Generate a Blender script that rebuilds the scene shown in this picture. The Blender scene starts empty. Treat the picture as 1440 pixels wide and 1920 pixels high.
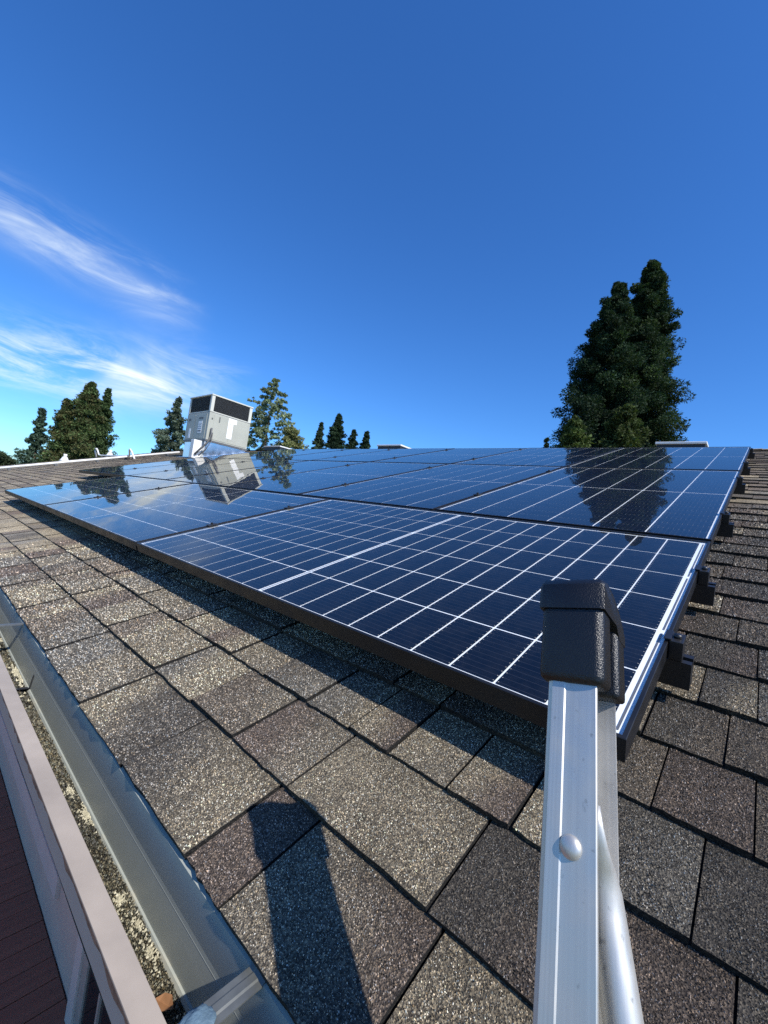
import bpy, bmesh, math, random
import numpy as np
from mathutils import Vector, Matrix

rad = math.radians
random.seed(7)
rng = np.random.default_rng(11)
scene = bpy.context.scene
COL = scene.collection

# ------------------------------------------------------------------ camera
TH = rad(18.0)                      # roof pitch
RT = Matrix.Rotation(TH, 4, 'X')    # roof frame -> world (origin: near corner of the array, top of panels)
CT, ST = math.cos(TH), math.sin(TH)
def w_of(x, v, n):
    return Vector((x, v * CT - n * ST, v * ST + n * CT))

cam_data = bpy.data.cameras.new('camera')
cam = bpy.data.objects.new('camera', cam_data)
COL.objects.link(cam)
cam_data.sensor_fit = 'VERTICAL'
cam_data.sensor_height = 24.0
cam_data.lens = 789.33 * 24.0 / 1920.0
cam_data.clip_start = 0.01
cam_data.clip_end = 6000.0
CAM_RIGHT = (0.74532626, 0.6641053, -0.05876162)
CAM_DOWN = (0.09528546, -0.19334149, -0.9764936)
CAM_FWD = (-0.65985563, 0.72220719, -0.20738207)
CAM_POS = (0.09654153, -0.53892753, 0.41344233)
M = Matrix.Identity(4)
for r in range(3):
    M[r][0] = CAM_RIGHT[r]; M[r][1] = -CAM_DOWN[r]; M[r][2] = -CAM_FWD[r]; M[r][3] = CAM_POS[r]
cam.matrix_world = RT @ M
scene.camera = cam

# ------------------------------------------------------------------ light and sky
SUN = Vector((0.6837, -0.0444, 0.7284)).normalized()
SUN_EL = math.asin(SUN.z)
SUN_AZ = math.atan2(SUN.x, SUN.y)          # from +Y towards +X
sun_d = bpy.data.lights.new('sun', 'SUN')
sun_d.energy = 5.0
sun_d.angle = rad(0.5)
sun_d.color = (1.0, 0.96, 0.90)
sun = bpy.data.objects.new('sun', sun_d)
COL.objects.link(sun)
sun.rotation_euler = SUN.to_track_quat('Z', 'Y').to_euler()

world = bpy.data.worlds.new('World')
scene.world = world
world.use_nodes = True
def build_world():
    nt = world.node_tree
    N, L = nt.nodes, nt.links
    N.clear()
    out = N.new('ShaderNodeOutputWorld')
    bg = N.new('ShaderNodeBackground')
    bg.inputs['Strength'].default_value = 0.107
    L.new(bg.outputs[0], out.inputs[0])
    sky = N.new('ShaderNodeTexSky')
    sky.sky_type = 'NISHITA'
    sky.sun_disc = False
    sky.sun_elevation = SUN_EL
    sky.sun_rotation = SUN_AZ
    sky.altitude = 50.0
    sky.air_density = 1.0
    sky.dust_density = 0.35
    sky.ozone_density = 2.2
    hs = N.new('ShaderNodeHueSaturation')
    hs.inputs['Saturation'].default_value = 1.18
    L.new(sky.outputs[0], hs.inputs['Color'])
    tint = N.new('ShaderNodeMixRGB'); tint.blend_type = 'MULTIPLY'; tint.inputs[0].default_value = 1.0
    tint.inputs[2].default_value = (0.60, 1.03, 1.54, 1)
    L.new(hs.outputs[0], tint.inputs[1])
    # thin cirrus: two long banks low over the far end of the house (-X), drawn out sideways by the wind
    tc = N.new('ShaderNodeTexCoord')
    sep = N.new('ShaderNodeSeparateXYZ')
    L.new(tc.outputs['Generated'], sep.inputs[0])
    def math_n(op, a, b=None, c=None):
        m = N.new('ShaderNodeMath'); m.operation = op
        for i, v in enumerate((a, b, c)):
            if v is None: continue
            if isinstance(v, (int, float)): m.inputs[i].default_value = v
            else: L.new(v, m.inputs[i])
        return m.outputs[0]
    def sstep(v, a, b):
        m = N.new('ShaderNodeMapRange'); m.interpolation_type = 'SMOOTHSTEP'
        m.inputs[1].default_value = a; m.inputs[2].default_value = b
        L.new(v, m.inputs[0]); return m.outputs[0]
    el = math_n('ARCSINE', sep.outputs[2])
    az = math_n('ARCTAN2', sep.outputs[1], math_n('MULTIPLY', sep.outputs[0], -1.0))
    comb = N.new('ShaderNodeCombineXYZ')
    L.new(az, comb.inputs[0]); L.new(el, comb.inputs[1])
    def noise(scale, detail, rough, rot, stretch, loc):
        mp = N.new('ShaderNodeMapping'); mp.inputs['Rotation'].default_value = (0, 0, rot)
        mp.inputs['Scale'].default_value = stretch; mp.inputs['Location'].default_value = loc
        L.new(comb.outputs[0], mp.inputs[0])
        n = N.new('ShaderNodeTexNoise'); n.inputs['Scale'].default_value = scale; n.inputs['Detail'].default_value = detail
        n.inputs['Roughness'].default_value = rough; n.inputs['Distortion'].default_value = 0.9
        L.new(mp.outputs[0], n.inputs['Vector']); return n.outputs['Fac']
    wisp = noise(1.0, 12, 0.66, rad(14), (4.6, 19, 1), (3.1, 1.7, 0))
    soft = noise(1.0, 4, 0.5, rad(20), (3.0, 7, 1), (7.3, 4.2, 0))
    def bank(mid, tilt, sig):
        d = math_n('DIVIDE', math_n('SUBTRACT', el, math_n('ADD', math_n('MULTIPLY', az, tilt), mid)), sig)
        return math_n('EXPONENT', math_n('MULTIPLY', math_n('MULTIPLY', d, d), -1.0))
    b1 = math_n('MULTIPLY', bank(rad(23.6), -0.13, rad(2.2)), sstep(az, rad(24), rad(14)))
    b2 = math_n('MULTIPLY', bank(rad(10.0), 0.14, rad(2.9)), sstep(az, rad(31), rad(17)))
    body = math_n('ADD', math_n('MULTIPLY', b1, 0.54), math_n('MULTIPLY', b2, 1.15))
    dens = math_n('ADD', math_n('MULTIPLY', sstep(wisp, 0.40, 0.74), 0.8), math_n('MULTIPLY', sstep(soft, 0.40, 0.7), 0.45))
    fac = math_n('MINIMUM', math_n('MULTIPLY', math_n('MULTIPLY', body, dens), 0.95), 0.92)
    mix = N.new('ShaderNodeMixRGB')
    mix.inputs[2].default_value = (8.3, 9.0, 9.0, 1)
    L.new(fac, mix.inputs[0])
    L.new(tint.outputs[0], mix.inputs[1])
    L.new(mix.outputs[0], bg.inputs['Color'])
build_world()

scene.view_settings.view_transform = 'Standard'
scene.view_settings.look = 'None'
scene.view_settings.gamma = 1.0
scene.view_settings.use_curve_mapping = False
scene.view_settings.exposure = 0.28
scene.cycles.max_bounces = 8
scene.cycles.transparent_max_bounces = 12
scene.cycles.use_denoising = False
scene.cycles.sample_clamp_indirect = 4.0
scene.cycles.sample_clamp_direct = 6.0

# ------------------------------------------------------------------ helpers
def tag(o, label=None, cat=None, group=None, kind=None):
    if label: o['label'] = label
    if cat: o['category'] = cat
    if group: o['group'] = group
    if kind: o['kind'] = kind
    return o

def link(o, parent=None):
    COL.objects.link(o)
    if parent is not None: o.parent = parent
    return o

def empty(name, mat4=None, parent=None):
    o = bpy.data.objects.new(name, None)
    o.empty_display_size = 0.05
    link(o, parent)
    if mat4 is not None: o.matrix_local = mat4
    return o

def obj_bm(name, bm, mat, parent=None, smooth=False, mat4=None):
    me = bpy.data.meshes.new(name)
    bm.normal_update()
    bm.to_mesh(me); bm.free()
    if smooth:
        for p in me.polygons: p.use_smooth = True
    if mat: me.materials.append(mat)
    o = bpy.data.objects.new(name, me)
    link(o, parent)
    if mat4 is not None: o.matrix_local = mat4
    return o

def obj_np(name, verts, faces, mat, parent=None, colors=None, smooth=False, mat4=None):
    """verts (N,3); faces (F,k) all of one size; colors (F,3) per face"""
    verts = np.asarray(verts, dtype=np.float32); faces = np.asarray(faces, dtype=np.int32)
    F, k = faces.shape
    me = bpy.data.meshes.new(name)
    me.vertices.add(len(verts)); me.vertices.foreach_set('co', verts.ravel())
    me.loops.add(F * k); me.loops.foreach_set('vertex_index', faces.ravel())
    me.polygons.add(F)
    me.polygons.foreach_set('loop_start', np.arange(0, F * k, k, dtype=np.int32))
    me.update(calc_edges=True)
    if not smooth:
        me.polygons.foreach_set('use_smooth', np.zeros(F, dtype=bool))
    else:
        me.polygons.foreach_set('use_smooth', np.ones(F, dtype=bool))
    if colors is not None:
        a = me.attributes.new('tint', 'FLOAT_COLOR', 'FACE')
        c = np.ones((F, 4), dtype=np.float32); c[:, :3] = colors
        a.data.foreach_set('color', c.ravel())
    if mat: me.materials.append(mat)
    o = bpy.data.objects.new(name, me)
    link(o, parent)
    if mat4 is not None: o.matrix_local = mat4
    return o

def add_box(bm, x0, x1, y0, y1, z0, z1, bevel=0.0):
    vs = [bm.verts.new((x, y, z)) for z in (z0, z1) for y in (y0, y1) for x in (x0, x1)]
    fs = [(0, 2, 3, 1), (4, 5, 7, 6), (0, 1, 5, 4), (2, 6, 7, 3), (0, 4, 6, 2), (1, 3, 7, 5)]
    faces = [bm.faces.new([vs[i] for i in f]) for f in fs]
    if bevel > 0:
        edges = list({e for f in faces for e in f.edges})
        bmesh.ops.bevel(bm, geom=edges, offset=bevel, segments=3 if bevel > .004 else 2, affect='EDGES', profile=0.6)
    return faces

def box_obj(name, b, mat, parent=None, bevel=0.0, mat4=None):
    bm = bmesh.new(); add_box(bm, *b, bevel=bevel)
    return obj_bm(name, bm, mat, parent, mat4=mat4)

def add_tube(bm, pts, radii, seg=12, cap=True):
    pts = [Vector(p) for p in pts]
    if not hasattr(radii, '__len__'): radii = [radii] * len(pts)
    rings = []
    up = Vector((0, 0, 1))
    for i, p in enumerate(pts):
        d = (pts[min(i + 1, len(pts) - 1)] - pts[max(i - 1, 0)]).normalized()
        ref = up if abs(d.dot(up)) < 0.93 else Vector((1, 0, 0))
        a = d.cross(ref).normalized(); b = a.cross(d).normalized()
        rings.append([bm.verts.new(p + (a * math.cos(t) + b * math.sin(t)) * radii[i])
                      for t in [2 * math.pi * k / seg for k in range(seg)]])
    for r0, r1 in zip(rings, rings[1:]):
        for k in range(seg):
            bm.faces.new((r0[k], r0[(k + 1) % seg], r1[(k + 1) % seg], r1[k]))
    if cap:
        bm.faces.new(list(reversed(rings[0]))); bm.faces.new(rings[-1])

def tube_obj(name, pts, r, mat, parent=None, seg=12, mat4=None):
    bm = bmesh.new(); add_tube(bm, pts, r, seg)
    bmesh.ops.recalc_face_normals(bm, faces=bm.faces)
    return obj_bm(name, bm, mat, parent, smooth=True, mat4=mat4)

def extrude_profile(bm, prof, x0, x1, axis='x', closed=True):
    """prof: list of (a,b) in the plane across the axis"""
    def P(s, a, b):
        return (s, a, b) if axis == 'x' else ((a, b, s) if axis == 'z' else (a, s, b))
    A = [bm.verts.new(P(x0, a, b)) for a, b in prof]
    B = [bm.verts.new(P(x1, a, b)) for a, b in prof]
    n = len(prof)
    for i in range(n if closed else n - 1):
        j = (i + 1) % n
        bm.faces.new((A[i], A[j], B[j], B[i]))
    if closed:
        bm.faces.new(list(reversed(A))); bm.faces.new(B)
    bmesh.ops.recalc_face_normals(bm, faces=bm.faces)

# ---- materials
def new_mat(name):
    m = bpy.data.materials.new(name); m.use_nodes = True
    nt = m.node_tree
    return m, nt, nt.nodes, nt.links, nt.nodes['Principled BSDF']

def mat_plain(name, col, rough=0.6, metal=0.0, noise=0.12, scale=8.0, bump=0.0, bump_scale=60.0, coat=0.0,
              stretch=(1, 1, 1), spec=0.5, rough_var=0.0):
    m, nt, N, L, b = new_mat(name)
    b.inputs['Roughness'].default_value = rough
    b.inputs['Metallic'].default_value = metal
    b.inputs['Specular IOR Level'].default_value = spec
    if coat: b.inputs['Coat Weight'].default_value = coat
    tc = N.new('ShaderNodeTexCoord'); mp = N.new('ShaderNodeMapping')
    mp.inputs['Scale'].default_value = stretch
    L.new(tc.outputs['Object'], mp.inputs[0])
    nz = N.new('ShaderNodeTexNoise'); nz.inputs['Scale'].default_value = scale; nz.inputs['Detail'].default_value = 6
    L.new(mp.outputs[0], nz.inputs['Vector'])
    r = N.new('ShaderNodeMapRange')
    r.inputs[1].default_value = 0.25; r.inputs[2].default_value = 0.75
    r.inputs[3].default_value = 1 - noise; r.inputs[4].default_value = 1 + noise
    L.new(nz.outputs['Fac'], r.inputs[0])
    mx = N.new('ShaderNodeVectorMath'); mx.operation = 'MULTIPLY'
    mx.inputs[0].default_value = col
    L.new(r.outputs[0], mx.inputs[1])
    L.new(mx.outputs[0], b.inputs['Base Color'])
    if rough_var:
        rr = N.new('ShaderNodeMapRange')
        rr.inputs[1].default_value = 0.3; rr.inputs[2].default_value = 0.7
        rr.inputs[3].default_value = max(0.02, rough - rough_var); rr.inputs[4].default_value = rough + rough_var
        L.new(nz.outputs['Fac'], rr.inputs[0]); L.new(rr.outputs[0], b.inputs['Roughness'])
    if bump:
        n2 = N.new('ShaderNodeTexNoise'); n2.inputs['Scale'].default_value = bump_scale; n2.inputs['Detail'].default_value = 3
        L.new(mp.outputs[0], n2.inputs['Vector'])
        bp = N.new('ShaderNodeBump'); bp.inputs['Strength'].default_value = bump; bp.inputs['Distance'].default_value = 0.002
        L.new(n2.outputs['Fac'], bp.inputs['Height']); L.new(bp.outputs[0], b.inputs['Normal'])
    return m

def mat_shingle():
    """asphalt shingle: tint per face, mineral granules as 3D cells, coarse relief"""
    m, nt, N, L, b = new_mat('asphalt_shingle')
    at = N.new('ShaderNodeAttribute'); at.attribute_name = 'tint'
    tc = N.new('ShaderNodeTexCoord')
    vo = N.new('ShaderNodeTexVoronoi'); vo.inputs['Scale'].default_value = 480
    L.new(tc.outputs['Object'], vo.inputs['Vector'])
    sp = N.new('ShaderNodeSeparateColor'); L.new(vo.outputs['Color'], sp.inputs[0])
    cr = N.new('ShaderNodeValToRGB')
    e = cr.color_ramp.elements
    e[0].position = 0.0; e[0].color = (0.35, 0.33, 0.32, 1)
    e[1].position = 1.0; e[1].color = (2.6, 2.5, 2.25, 1)
    q = cr.color_ramp.elements.new(0.45); q.color = (0.8, 0.79, 0.78, 1)
    q = cr.color_ramp.elements.new(0.8); q.color = (1.35, 1.32, 1.25, 1)
    L.new(sp.outputs[0], cr.inputs[0])
    n = N.new('ShaderNodeTexNoise'); n.inputs['Scale'].default_value = 14; n.inputs['Detail'].default_value = 5
    L.new(tc.outputs['Object'], n.inputs['Vector'])
    r = N.new('ShaderNodeMapRange'); r.inputs[1].default_value = 0.3; r.inputs[2].default_value = 0.7
    r.inputs[3].default_value = 0.78; r.inputs[4].default_value = 1.2
    L.new(n.outputs['Fac'], r.inputs[0])
    m1 = N.new('ShaderNodeVectorMath'); m1.operation = 'MULTIPLY'
    m2 = N.new('ShaderNodeVectorMath'); m2.operation = 'MULTIPLY'
    L.new(at.outputs['Color'], m1.inputs[0]); L.new(cr.outputs[0], m1.inputs[1])
    L.new(m1.outputs[0], m2.inputs[0]); L.new(r.outputs[0], m2.inputs[1])
    L.new(m2.outputs[0], b.inputs['Base Color'])
    b.inputs['Roughness'].default_value = 0.85
    b.inputs['Specular IOR Level'].default_value = 0.3
    bp = N.new('ShaderNodeBump'); bp.inputs['Strength'].default_value = 0.9; bp.inputs['Distance'].default_value = 0.0016
    L.new(vo.outputs['Distance'], bp.inputs['Height']); L.new(bp.outputs[0], b.inputs['Normal'])
    return m

def mat_tint(name, rough=0.7, spec=0.3, translucent=0.0, tcol=None):
    m, nt, N, L, b = new_mat(name)
    at = N.new('ShaderNodeAttribute'); at.attribute_name = 'tint'
    L.new(at.outputs['Color'], b.inputs['Base Color'])
    b.inputs['Roughness'].default_value = rough
    b.inputs['Specular IOR Level'].default_value = spec
    if translucent:
        tr = N.new('ShaderNodeBsdfTranslucent')
        g = N.new('ShaderNodeVectorMath'); g.operation = 'MULTIPLY'
        g.inputs[1].default_value = (1.2, 1.4, 0.6)
        L.new(at.outputs['Color'], g.inputs[0]); L.new(g.outputs[0], tr.inputs['Color'])
        mx = N.new('ShaderNodeMixShader'); mx.inputs[0].default_value = translucent
        L.new(b.outputs[0], mx.inputs[1]); L.new(tr.outputs[0], mx.inputs[2])
        L.new(mx.outputs[0], N['Material Output'].inputs[0])
    return m

def mat_cell(name, wires=True):
    """dark blue monocrystalline half cell; the cell's short side lies along local x"""
    m, nt, N, L, b = new_mat(name)
    b.inputs['Roughness'].default_value = 0.35
    b.inputs['Specular IOR Level'].default_value = 0.25
    tc = N.new('ShaderNodeTexCoord'); sp = N.new('ShaderNodeSeparateXYZ')
    L.new(tc.outputs['Object'], sp.inputs[0])
    base = (0.0022, 0.0026, 0.0055, 1)
    if not wires:
        b.inputs['Base Color'].default_value = base
        return m
    def mth(op, a, c=None, d=None):
        q = N.new('ShaderNodeMath'); q.operation = op
        for i, v in enumerate((a, c, d)):
            if v is None: continue
            if isinstance(v, (int, float)): q.inputs[i].default_value = v
            else: L.new(v, q.inputs[i])
        return q.outputs[0]
    # eleven round wires 15 mm apart
    f = mth('FRACT', mth('ADD', mth('DIVIDE', sp.outputs[1], 0.0151), 0.5))
    dist = mth('ABSOLUTE', mth('SUBTRACT', f, 0.5))
    wire = mth('LESS_THAN', dist, 0.024)
    pad = mth('MULTIPLY', mth('LESS_THAN', dist, 0.06), mth('LESS_THAN', mth('ABSOLUTE', mth('SUBTRACT', mth('ABSOLUTE', sp.outputs[0]), 0.038)), 0.0011))
    oi = N.new('ShaderNodeObjectInfo')
    hv = N.new('ShaderNodeMapRange')
    hv.inputs[3].default_value = 0.82; hv.inputs[4].default_value = 1.18
    L.new(oi.outputs['Random'], hv.inputs[0])
    bc = N.new('ShaderNodeVectorMath'); bc.operation = 'MULTIPLY'
    bc.inputs[0].default_value = base[:3]
    L.new(hv.outputs[0], bc.inputs[1])
    mx = N.new('ShaderNodeMixRGB'); L.new(wire, mx.inputs[0])
    L.new(bc.outputs[0], mx.inputs[1])
    mx.inputs[2].default_value = (0.034, 0.034, 0.042, 1)
    mx2 = N.new('ShaderNodeMixRGB'); L.new(pad, mx2.inputs[0]); L.new(mx.outputs[0], mx2.inputs[1])
    mx2.inputs[2].default_value = (0.30, 0.28, 0.24, 1)
    L.new(mx2.outputs[0], b.inputs['Base Color'])
    return m

def mat_glass_cover():
    """solar glass: clear sheet with a real Fresnel reflection"""
    m = bpy.data.materials.new('solar_glass'); m.use_nodes = True
    nt = m.node_tree; N, L = nt.nodes, nt.links
    N.clear()
    out = N.new('ShaderNodeOutputMaterial'); mx = N.new('ShaderNodeMixShader')
    tr = N.new('ShaderNodeBsdfTransparent'); gl = N.new('ShaderNodeBsdfGlossy'); fr = N.new('ShaderNodeFresnel')
    tr.inputs[0].default_value = (0.95, 0.965, 0.97, 1)
    gl.inputs['Color'].default_value = (0.95, 0.91, 0.84, 1)
    gl.inputs['Roughness'].default_value = 0.012
    ge = N.new('ShaderNodeNewGeometry'); io = N.new('ShaderNodeMapRange')      # thin sheet: same reflectance from both sides
    io.inputs[3].default_value = 1.36; io.inputs[4].default_value = 1 / 1.36
    L.new(ge.outputs['Backfacing'], io.inputs[0]); L.new(io.outputs[0], fr.inputs['IOR'])
    tc = N.new('ShaderNodeTexCoord'); n = N.new('ShaderNodeTexNoise')
    n.inputs['Scale'].default_value = 2.2; n.inputs['Detail'].default_value = 1
    L.new(tc.outputs['Object'], n.inputs['Vector'])
    bp = N.new('ShaderNodeBump'); bp.inputs['Strength'].default_value = 0.25; bp.inputs['Distance'].default_value = 0.004
    L.new(n.outputs['Fac'], bp.inputs['Height'])
    L.new(bp.outputs[0], gl.inputs['Normal'])
    L.new(fr.outputs[0], mx.inputs[0]); L.new(tr.outputs[0], mx.inputs[1]); L.new(gl.outputs[0], mx.inputs[2])
    # thin film of dust and dried drops
    df = N.new('ShaderNodeBsdfDiffuse'); df.inputs[0].default_value = (0.42, 0.40, 0.36, 1)
    n2 = N.new('ShaderNodeTexNoise'); n2.inputs['Scale'].default_value = 26; n2.inputs['Detail'].default_value = 8
    n2.inputs['Roughness'].default_value = 0.75
    L.new(tc.outputs['Object'], n2.inputs['Vector'])
    rd = N.new('ShaderNodeMapRange'); rd.inputs[1].default_value = 0.42; rd.inputs[2].default_value = 0.80
    rd.inputs[3].default_value = 0.0; rd.inputs[4].default_value = 0.020
    L.new(n2.outputs['Fac'], rd.inputs[0])
    md = N.new('ShaderNodeMixShader'); L.new(rd.outputs[0], md.inputs[0])
    L.new(mx.outputs[0], md.inputs[1]); L.new(df.outputs[0], md.inputs[2])
    L.new(md.outputs[0], out.inputs[0])
    return m

def mat_window():
    m, nt, N, L, b = new_mat('window_glass')
    b.inputs['Base Color'].default_value = (0.008, 0.010, 0.012, 1)
    b.inputs['Roughness'].default_value = 0.03
    return m

def mat_aluminium():
    """extruded ladder aluminium: fine draw lines along local z"""
    m, nt, N, L, b = new_mat('ladder_aluminium')
    b.inputs['Metallic'].default_value = 0.72
    tc = N.new('ShaderNodeTexCoord'); mp = N.new('ShaderNodeMapping')
    mp.inputs['Scale'].default_value = (420, 420, 2.2)
    L.new(tc.outputs['Object'], mp.inputs[0])
    n = N.new('ShaderNodeTexNoise'); n.inputs['Scale'].default_value = 1.0; n.inputs['Detail'].default_value = 4
    L.new(mp.outputs[0], n.inputs['Vector'])
    n2 = N.new('ShaderNodeTexNoise'); n2.inputs['Scale'].default_value = 35; n2.inputs['Detail'].default_value = 6
    L.new(tc.outputs['Object'], n2.inputs['Vector'])
    r = N.new('ShaderNodeMapRange'); r.inputs[1].default_value = 0.3; r.inputs[2].default_value = 0.7
    r.inputs[3].default_value = 0.40; r.inputs[4].default_value = 0.58
    L.new(n2.outputs['Fac'], r.inputs[0]); L.new(r.outputs[0], b.inputs['Roughness'])
    cr = N.new('ShaderNodeMixRGB'); L.new(n.outputs['Fac'], cr.inputs[0])
    cr.inputs[1].default_value = (0.48, 0.465, 0.43, 1); cr.inputs[2].default_value = (0.68, 0.655, 0.605, 1)
    # dark scuffs
    n3 = N.new('ShaderNodeTexNoise'); n3.inputs['Scale'].default_value = 160; n3.inputs['Detail'].default_value = 3
    L.new(tc.outputs['Object'], n3.inputs['Vector'])
    r3 = N.new('ShaderNodeMapRange'); r3.inputs[1].default_value = 0.66; r3.inputs[2].default_value = 0.76
    r3.inputs[4].default_value = 0.7
    L.new(n3.outputs['Fac'], r3.inputs[0])
    mx = N.new('ShaderNodeMixRGB'); L.new(r3.outputs[0], mx.inputs[0]); L.new(cr.outputs[0], mx.inputs[1])
    mx.inputs[2].default_value = (0.25, 0.24, 0.22, 1)
    L.new(mx.outputs[0], b.inputs['Base Color'])
    bp = N.new('ShaderNodeBump'); bp.inputs['Strength'].default_value = 0.25; bp.inputs['Distance'].default_value = 0.0003
    L.new(n.outputs['Fac'], bp.inputs['Height']); L.new(bp.outputs[0], b.inputs['Normal'])
    return m

def mat_gutter():
    """painted grey-green gutter with dried cream stains low on the wall"""
    m, nt, N, L, b = new_mat('gutter_paint')
    tc = N.new('ShaderNodeTexCoord'); sp = N.new('ShaderNodeSeparateXYZ')
    L.new(tc.outputs['Object'], sp.inputs[0])
    n = N.new('ShaderNodeTexNoise'); n.inputs['Scale'].default_value = 9; n.inputs['Detail'].default_value = 8
    n.inputs['Roughness'].default_value = 0.7
    L.new(tc.outputs['Object'], n.inputs['Vector'])
    z = N.new('ShaderNodeMapRange'); z.inputs[1].default_value = -0.325; z.inputs[2].default_value = -0.362
    z.inputs[3].default_value = -0.22; z.inputs[4].default_value = 0.22
    L.new(sp.outputs[2], z.inputs[0])
    ad = N.new('ShaderNodeMath'); ad.operation = 'ADD'
    L.new(n.outputs['Fac'], ad.inputs[0]); L.new(z.outputs[0], ad.inputs[1])
    r = N.new('ShaderNodeMapRange'); r.inputs[1].default_value = 0.58; r.inputs[2].default_value = 0.74
    L.new(ad.outputs[0], r.inputs[0])
    base = N.new('ShaderNodeMixRGB')
    base.inputs[1].default_value = (0.28, 0.295, 0.255, 1); base.inputs[2].default_value = (0.37, 0.385, 0.335, 1)
    L.new(n.outputs['Fac'], base.inputs[0])
    mx = N.new('ShaderNodeMixRGB'); L.new(r.outputs[0], mx.inputs[0]); L.new(base.outputs[0], mx.inputs[1])
    mx.inputs[2].default_value = (0.44, 0.41, 0.31, 1)
    # long pale scratches
    mp = N.new('ShaderNodeMapping'); mp.inputs['Scale'].default_value = (3.5, 260, 260)
    L.new(tc.outputs['Object'], mp.inputs[0])
    n2 = N.new('ShaderNodeTexNoise'); n2.inputs['Scale'].default_value = 1.0; n2.inputs['Detail'].default_value = 2
    L.new(mp.outputs[0], n2.inputs['Vector'])
    r2 = N.new('ShaderNodeMapRange'); r2.inputs[1].default_value = 0.71; r2.inputs[2].default_value = 0.76; r2.inputs[4].default_value = 0.7
    L.new(n2.outputs['Fac'], r2.inputs[0])
    mx2 = N.new('ShaderNodeMixRGB'); L.new(r2.outputs[0], mx2.inputs[0]); L.new(mx.outputs[0], mx2.inputs[1])
    mx2.inputs[2].default_value = (0.5, 0.5, 0.46, 1)
    L.new(mx2.outputs[0], b.inputs['Base Color'])
    b.inputs['Roughness'].default_value = 0.5
    return m

def mat_wood_deck():
    m, nt, N, L, b = new_mat('deck_wood')
    tc = N.new('ShaderNodeTexCoord'); oi = N.new('ShaderNodeObjectInfo')
    mp = N.new('ShaderNodeMapping'); mp.inputs['Scale'].default_value = (40, 1.6, 10)
    L.new(tc.outputs['Object'], mp.inputs[0]); L.new(oi.outputs['Random'], mp.inputs['Location'])
    n = N.new('ShaderNodeTexNoise'); n.inputs['Scale'].default_value = 1.0; n.inputs['Detail'].default_value = 6
    L.new(mp.outputs[0], n.inputs['Vector'])
    mx = N.new('ShaderNodeMixRGB'); L.new(n.outputs['Fac'], mx.inputs[0])
    mx.inputs[1].default_value = (0.17, 0.058, 0.034, 1); mx.inputs[2].default_value = (0.33, 0.125, 0.07, 1)
    L.new(mx.outputs[0], b.inputs['Base Color'])
    b.inputs['Roughness'].default_value = 0.7
    return m

MAT = {}
MAT['shingle'] = mat_shingle()
MAT['granule'] = mat_tint('mineral_granule', 0.55, 0.45)
MAT['deckroof'] = mat_plain('roof_deck_felt', (0.03, 0.028, 0.026), 0.9)
MAT['frame'] = mat_plain('black_anodised_frame', (0.009, 0.009, 0.010), 0.42, 0.0, 0.2, 20, rough_var=0.08, spec=0.4)
MAT['backsheet'] = mat_plain('white_backsheet', (0.88, 0.89, 0.88), 0.5, 0, 0.02, 6)
MAT['ribbon'] = mat_plain('tinned_ribbon', (0.16, 0.16, 0.165), 0.4, 0.3, 0.05, 6)
MAT['cell'] = mat_cell('silicon_cell')
MAT['cell_far'] = mat_cell('silicon_cell_plain', False)
MAT['glass'] = mat_glass_cover()
MAT['black_metal'] = mat_plain('black_clamp_metal', (0.014, 0.014, 0.015), 0.38, 0.0, 0.2, 30, spec=0.5)
MAT['alu'] = mat_aluminium()
MAT['plastic'] = mat_plain('black_cap_plastic', (0.0055, 0.0055, 0.006), 0.33, 0, 0.2, 60, bump=0.38, bump_scale=950, spec=0.55)
MAT['gutter'] = mat_gutter()
MAT['lip'] = mat_plain('gutter_lip_paint', (0.37, 0.305, 0.235), 0.5, 0, 0.16, 14)
MAT['rust'] = mat_plain('peeling_rusty_edge', (0.26, 0.13, 0.075), 0.8, 0, 0.5, 70)
MAT['wall'] = mat_plain('stucco_wall', (0.56, 0.395, 0.29), 0.85, 0, 0.06, 5, bump=0.3, bump_scale=200)
MAT['white'] = mat_plain('white_paint', (0.70, 0.69, 0.66), 0.5, 0, 0.06, 9)
MAT['win'] = mat_window()
MAT['trim'] = mat_plain('beige_trim_paint', (0.58, 0.47, 0.38), 0.6, 0, 0.06, 9)
MAT['deck'] = mat_wood_deck()
MAT['cabinet'] = mat_plain('cabinet_paint', (0.37, 0.37, 0.31), 0.5, 0, 0.09, 3)
MAT['cabinet_cap'] = mat_plain('cabinet_corner_paint', (0.54, 0.535, 0.46), 0.45, 0, 0.06, 3)
MAT['louvre'] = mat_plain('dark_coil_louvre', (0.02, 0.021, 0.024), 0.5, 0, 0.15, 10)
MAT['slat'] = mat_plain('louvre_slat_paint', (0.075, 0.075, 0.075), 0.5, 0, 0.1, 6)
MAT['galv'] = mat_plain('galvanised_sheet', (0.62, 0.66, 0.70), 0.24, 1.0, 0.12, 7, rough_var=0.1, bump=0.15, bump_scale=3)
MAT['sticker'] = mat_plain('white_sticker', (0.80, 0.80, 0.78), 0.5, 0, 0.02, 4)
MAT['ink'] = mat_plain('sticker_print', (0.12, 0.12, 0.12), 0.6, 0, 0.1, 4)
MAT['pvc'] = mat_plain('white_pvc', (0.72, 0.70, 0.66), 0.45, 0, 0.05, 5)
MAT['conduit'] = mat_plain('grey_flex_conduit', (0.10, 0.10, 0.10), 0.5, 0, 0.2, 30)
MAT['steel'] = mat_plain('strap_steel', (0.13, 0.135, 0.125), 0.5, 0.35, 0.2, 40, rough_var=0.1)
MAT['sealant'] = mat_plain('blue_grey_sealant', (0.10, 0.155, 0.19), 0.6, 0, 0.3, 60, bump=0.6, bump_scale=300)
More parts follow.
